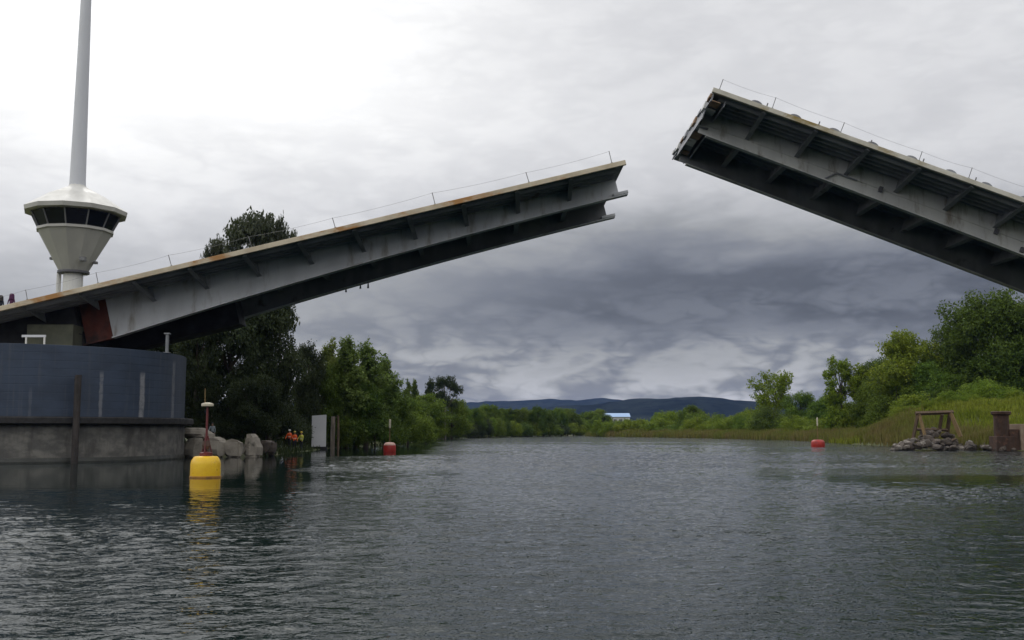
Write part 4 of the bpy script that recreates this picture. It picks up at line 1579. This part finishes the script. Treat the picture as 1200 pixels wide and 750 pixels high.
tree('round', 1, 478, 466, 46, 165, 'mid green round tree right of the red buoy with the pale rim')
tree('bush', 1, 400, 484, 52, 128, 'shore bush right of the timber piles', 'shore bushes on the left bank', 'leaf_deep')
tree('bush', 2, 440, 480, 62, 136, 'shore bush behind the red buoy with the pale rim', 'shore bushes on the left bank', 'leaf_deep')
tree('bush', 3, 478, 484, 56, 152, 'wide shore bush overhanging the water right of the red buoy', 'shore bushes on the left bank', 'leaf_mid')
tree('bush', 1, 335, 478, 60, 116, 'dark bush behind the vested trio of workers', 'shore bushes on the left bank', 'leaf_dark')
tree('bush', 3, 290, 486, 40, 108, 'dark bush behind the red vested worker', 'shore bushes on the left bank', 'leaf_dark')
tree('bush', 2, 245, 488, 44, 102, 'dark bush beside the blue pier behind the boulders', 'shore bushes on the left bank', 'leaf_dark')
# mid distance left bank
tree('poplar', 1, 478, 447, 11, 235, 'thin grey green poplar, left of the far pair', 'far poplar pair', 'leaf_deep')
tree('poplar', 2, 486, 446, 11, 238, 'thin grey green poplar, right of the far pair', 'far poplar pair', 'leaf_deep')
tree('poplar', 3, 504, 445, 14, 242, 'dark narrow poplar beside the far eucalyptus', None, 'leaf_dark')
tree('euc', 2, 522, 441, 34, 246, 'far dark eucalyptus with an uneven open crown on the left bank', None, 'leaf_dark')
tree('round', 2, 500, 462, 44, 228, 'mid green round tree below the far poplars')
tree('round', 3, 530, 468, 44, 250, 'mid green round tree below the far eucalyptus')
FG = 'small trees of the far left tree line'
FLB = 'one of the small green trees in the far line between the eucalyptus and the factory'
rt = random.Random(12)
for i, px in enumerate(range(546, 708, 7)):
    f = (px - 546) / 160
    Y = 285 + 150 * f + rt.uniform(-12, 22)
    py = 477 + 6 * f + rt.uniform(-4, 4)
    kd = rt.choice(['dense', 'round', 'dense', 'round', 'fresh'])
    tree(kd, rt.choice([1, 2, 3]), px, py, rt.uniform(16, 28), Y, FLB, FG, rt.choice(['leaf_deep', 'leaf_mid', 'leaf_deep']))
for i, px in enumerate(range(492, 690, 9)):
    f = (px - 492) / 200
    Y = 222 + 190 * f ** .9 + rt.uniform(-4, 6)
    X = P(px, 505, Y).x
    shore = float(np.interp(Y, LY, LX))
    py = 491 + 5 * f + rt.uniform(-4, 2)
    tree('bush', rt.choice([1, 2, 3]), px, py, rt.uniform(20, 30), Y, 'one of the low shore bushes below the far left tree line', 'low shore bushes of the far left bank',
         rt.choice(['leaf_deep', 'leaf_mid', 'leaf_bright', 'leaf_dark']), zbase=0.2)

# right bank
GR = 'big dark trees on the right bank'
tree('dense', 1, 1152, 345, 104, 182, 'tallest deep green tree behind the grassy mound', GR, 'leaf_deep')
tree('dense', 2, 1208, 358, 96, 178, 'deep green tree cut by the right picture edge', GR, 'leaf_deep')
tree('dense', 3, 1114, 384, 66, 190, 'deep green tree on the left shoulder of the tallest one', GR, 'leaf_deep')
tree('dense', 1, 1250, 350, 90, 190, 'deep green tree just outside the right picture edge', GR, 'leaf_deep')
tree('dense', 2, 1180, 404, 80, 176, 'lower deep green tree between the tallest tree and the right picture edge', GR, 'leaf_deep')
tree('fresh', 1, 1068, 390, 78, 186, 'bright green rounded tree in the middle of the right bank')
tree('round', 2, 1096, 424, 68, 180, 'mid green tree at the left foot of the tallest one')
tree('dense', 3, 1034, 422, 54, 200, 'deep green tree left of the bright rounded one', None, 'leaf_deep')
tree('round', 3, 1050, 444, 66, 184, 'low mid green tree at the foot of the bright rounded one')
tree('yellow', 1, 984, 420, 38, 205, 'yellow green upright tree at the left end of the right grove')
tree('yellow', 2, 1005, 428, 44, 203, 'second yellow green tree right of the upright one')
tree('round', 1, 1018, 446, 44, 198, 'mid green tree low between the yellow green trees and the grove')
tree('airy', 1, 908, 436, 48, 270, 'lone airy round tree with sky showing through, left of the grove')
tree('round', 1, 938, 460, 40, 262, 'low mid green tree right of the lone airy tree')
tree('round', 2, 962, 464, 40, 250, 'low mid green tree below the yellow green upright one')
tree('dense', 2, 813, 475, 24, 330, 'distant dark tree against the hills left of the lone airy tree', None, 'leaf_deep')
tree('bush', 1, 907, 476, 50, 250, 'dark green rounded bush below the lone airy tree', 'shrubs on the right bank', 'leaf_deep')
GS = 'shrubs on the right bank'
SLB = 'one of the yellow green willow shrubs behind the reeds of the right bank'
for i in range(54):
    f = (i + rt.uniform(-.3, .3)) / 53
    Y = 352 - 190 * f
    back_row = i % 2
    X = float(np.interp(Y, RY, RX)) + (rt.uniform(20, 34) if back_row else rt.uniform(11, 17)) * (0.75 + .25 * f)
    px = 580 + F_PX * X / Y
    gz_ = float(ground_z(X, Y))
    hgt = rt.uniform(5.0, 7.5) if back_row else rt.uniform(3.0, 5.2)
    py = 504 - (gz_ + hgt - CAM_H) / Y * F_PX
    tree('willow', rt.choice([1, 2, 3]), px, py, rt.uniform(7, 11) * F_PX / Y, Y, SLB, GS, rt.choice(['leaf_yellow', 'leaf_yellow', 'leaf_bright', 'leaf_bright', 'leaf_mid']))
for i, px in enumerate(range(1075, 1230, 18)):
    tree('bush', rt.choice([1, 2, 3]), px, 458 + rt.uniform(-6, 6), rt.uniform(36, 56), 172 + rt.uniform(-2, 5),
         'one of the green shrubs at the back foot of the grassy mound', 'shrubs behind the grassy mound', rt.choice(['leaf_mid', 'leaf_deep', 'leaf_bright']))
for i in range(15):
    px = 1046 + i * 11.5 + rt.uniform(-4, 4)
    Y = rt.uniform(150, 163)
    gz_ = float(ground_z(P(px, 480, Y).x, Y))
    py = 504 - (gz_ + rt.uniform(1.1, 2.2) - CAM_H) / Y * F_PX
    tree('willow', rt.choice([1, 2, 3]), px, py, rt.uniform(24, 40), Y, 'one of the low yellow green shrubs on the crest of the grassy mound',
         'low shrubs on the grassy mound', rt.choice(['leaf_yellow', 'leaf_bright', 'leaf_yellow', 'leaf_mid']))
for i, px in enumerate(range(706, 790, 9)):
    tree('willow', rt.choice([1, 2, 3]), px, 493 + rt.uniform(-2, 2), 26, 345 + rt.uniform(-6, 30),
         'one of the low yellow green shrubs below the factory on the far point', 'low shrubs on the far point', rt.choice(['leaf_yellow', 'leaf_bright', 'leaf_mid']))

# ------------------------------------------------------------------ grass and reeds (nobody could count them)
def blades(n, sampler, h0, h1, wd, m, name, label, cat, seed, lean=.25):
    rng = np.random.default_rng(seed)
    X, Y = sampler(rng, n)
    Z = ground_z(X, Y)
    ok = Z > -0.25
    X, Y, Z = X[ok], Y[ok], np.maximum(Z[ok], -0.05)
    n = len(X)
    h = rng.uniform(h0, h1, n) * (0.6 + 0.8 * fbm(X * .25, Y * .25, 4))
    a = rng.uniform(0, PI, n)
    dx, dy = np.cos(a) * wd, np.sin(a) * wd
    lx, ly = rng.normal(size=n) * lean * h, rng.normal(size=n) * lean * h
    b0_ = np.stack([X - dx, Y - dy, Z - .05], -1)
    b1_ = np.stack([X + dx, Y + dy, Z - .05], -1)
    m1 = np.stack([X + dx * .8 + lx * .4, Y + dy * .8 + ly * .4, Z + h * .6], -1)
    m0 = np.stack([X - dx * .8 + lx * .4, Y - dy * .8 + ly * .4, Z + h * .6], -1)
    tp0 = np.stack([X + lx - dx * .12, Y + ly - dy * .12, Z + h], -1)
    tp1 = np.stack([X + lx + dx * .12, Y + ly + dy * .12, Z + h], -1)
    co = np.stack([b0_, b1_, m1, m0, tp1, tp0], 1).reshape(-1, 3)
    o = np.arange(n)[:, None] * 6
    q = np.concatenate([o + np.array([[0, 1, 2, 3]]), o + np.array([[3, 2, 4, 5]])], 0)
    ob = obj(name, rawmesh(name, co, q, m))
    tag(ob, label, cat, kind='stuff')
    return ob


def mound(rng, n):
    X = rng.uniform(56, 125, n)
    Y = rng.uniform(118, 178, n)
    return X, Y


def right_shore(rng, n):
    Y = 112 + (385 - 112) * rng.random(n) ** 1.2
    X = np.interp(Y, RY, RX) + rng.uniform(-0.6, 1, n) * rng.uniform(1, 9, n) * .6 + 1.5
    return X, Y


def right_flat(rng, n):
    Y = 120 + 260 * rng.random(n) ** 1.1
    X = np.interp(Y, RY, RX) + rng.uniform(2, 26, n)
    return X, Y


def left_shore(rng, n):
    Y = 88 + 320 * rng.random(n) ** 1.3
    X = np.interp(Y, LY, LX) - rng.uniform(-.4, 7, n)
    return X, Y


blades(52000, mound, .5, 1.1, .07, M['grass'], 'grass', 'long yellow green grass covering the mound on the right bank', 'grass', 1)
blades(46000, right_shore, .9, 1.9, .06, M['reed'], 'reeds', 'tan and green reeds along the right water edge', 'reeds', 2, .12)
blades(22000, right_flat, .6, 1.4, .08, M['grass'], 'tall_grass', 'tall grass behind the reeds on the right bank', 'grass', 3)
blades(12000, left_shore, .2, .5, .06, M['leaf_dark'], 'ground_cover', 'low dark ground cover along the left water edge', 'ground cover', 5)

# ------------------------------------------------------------------ render settings
S.view_settings.view_transform = 'Standard'
S.view_settings.look = 'None'
S.view_settings.exposure = 0.0
S.view_settings.gamma = 1
S.view_settings.use_curve_mapping = False
S.cycles.use_denoising = True
S.cycles.max_bounces = 8
S.cycles.volume_bounces = 1
S.cycles.caustics_reflective = False
S.cycles.caustics_refractive = False
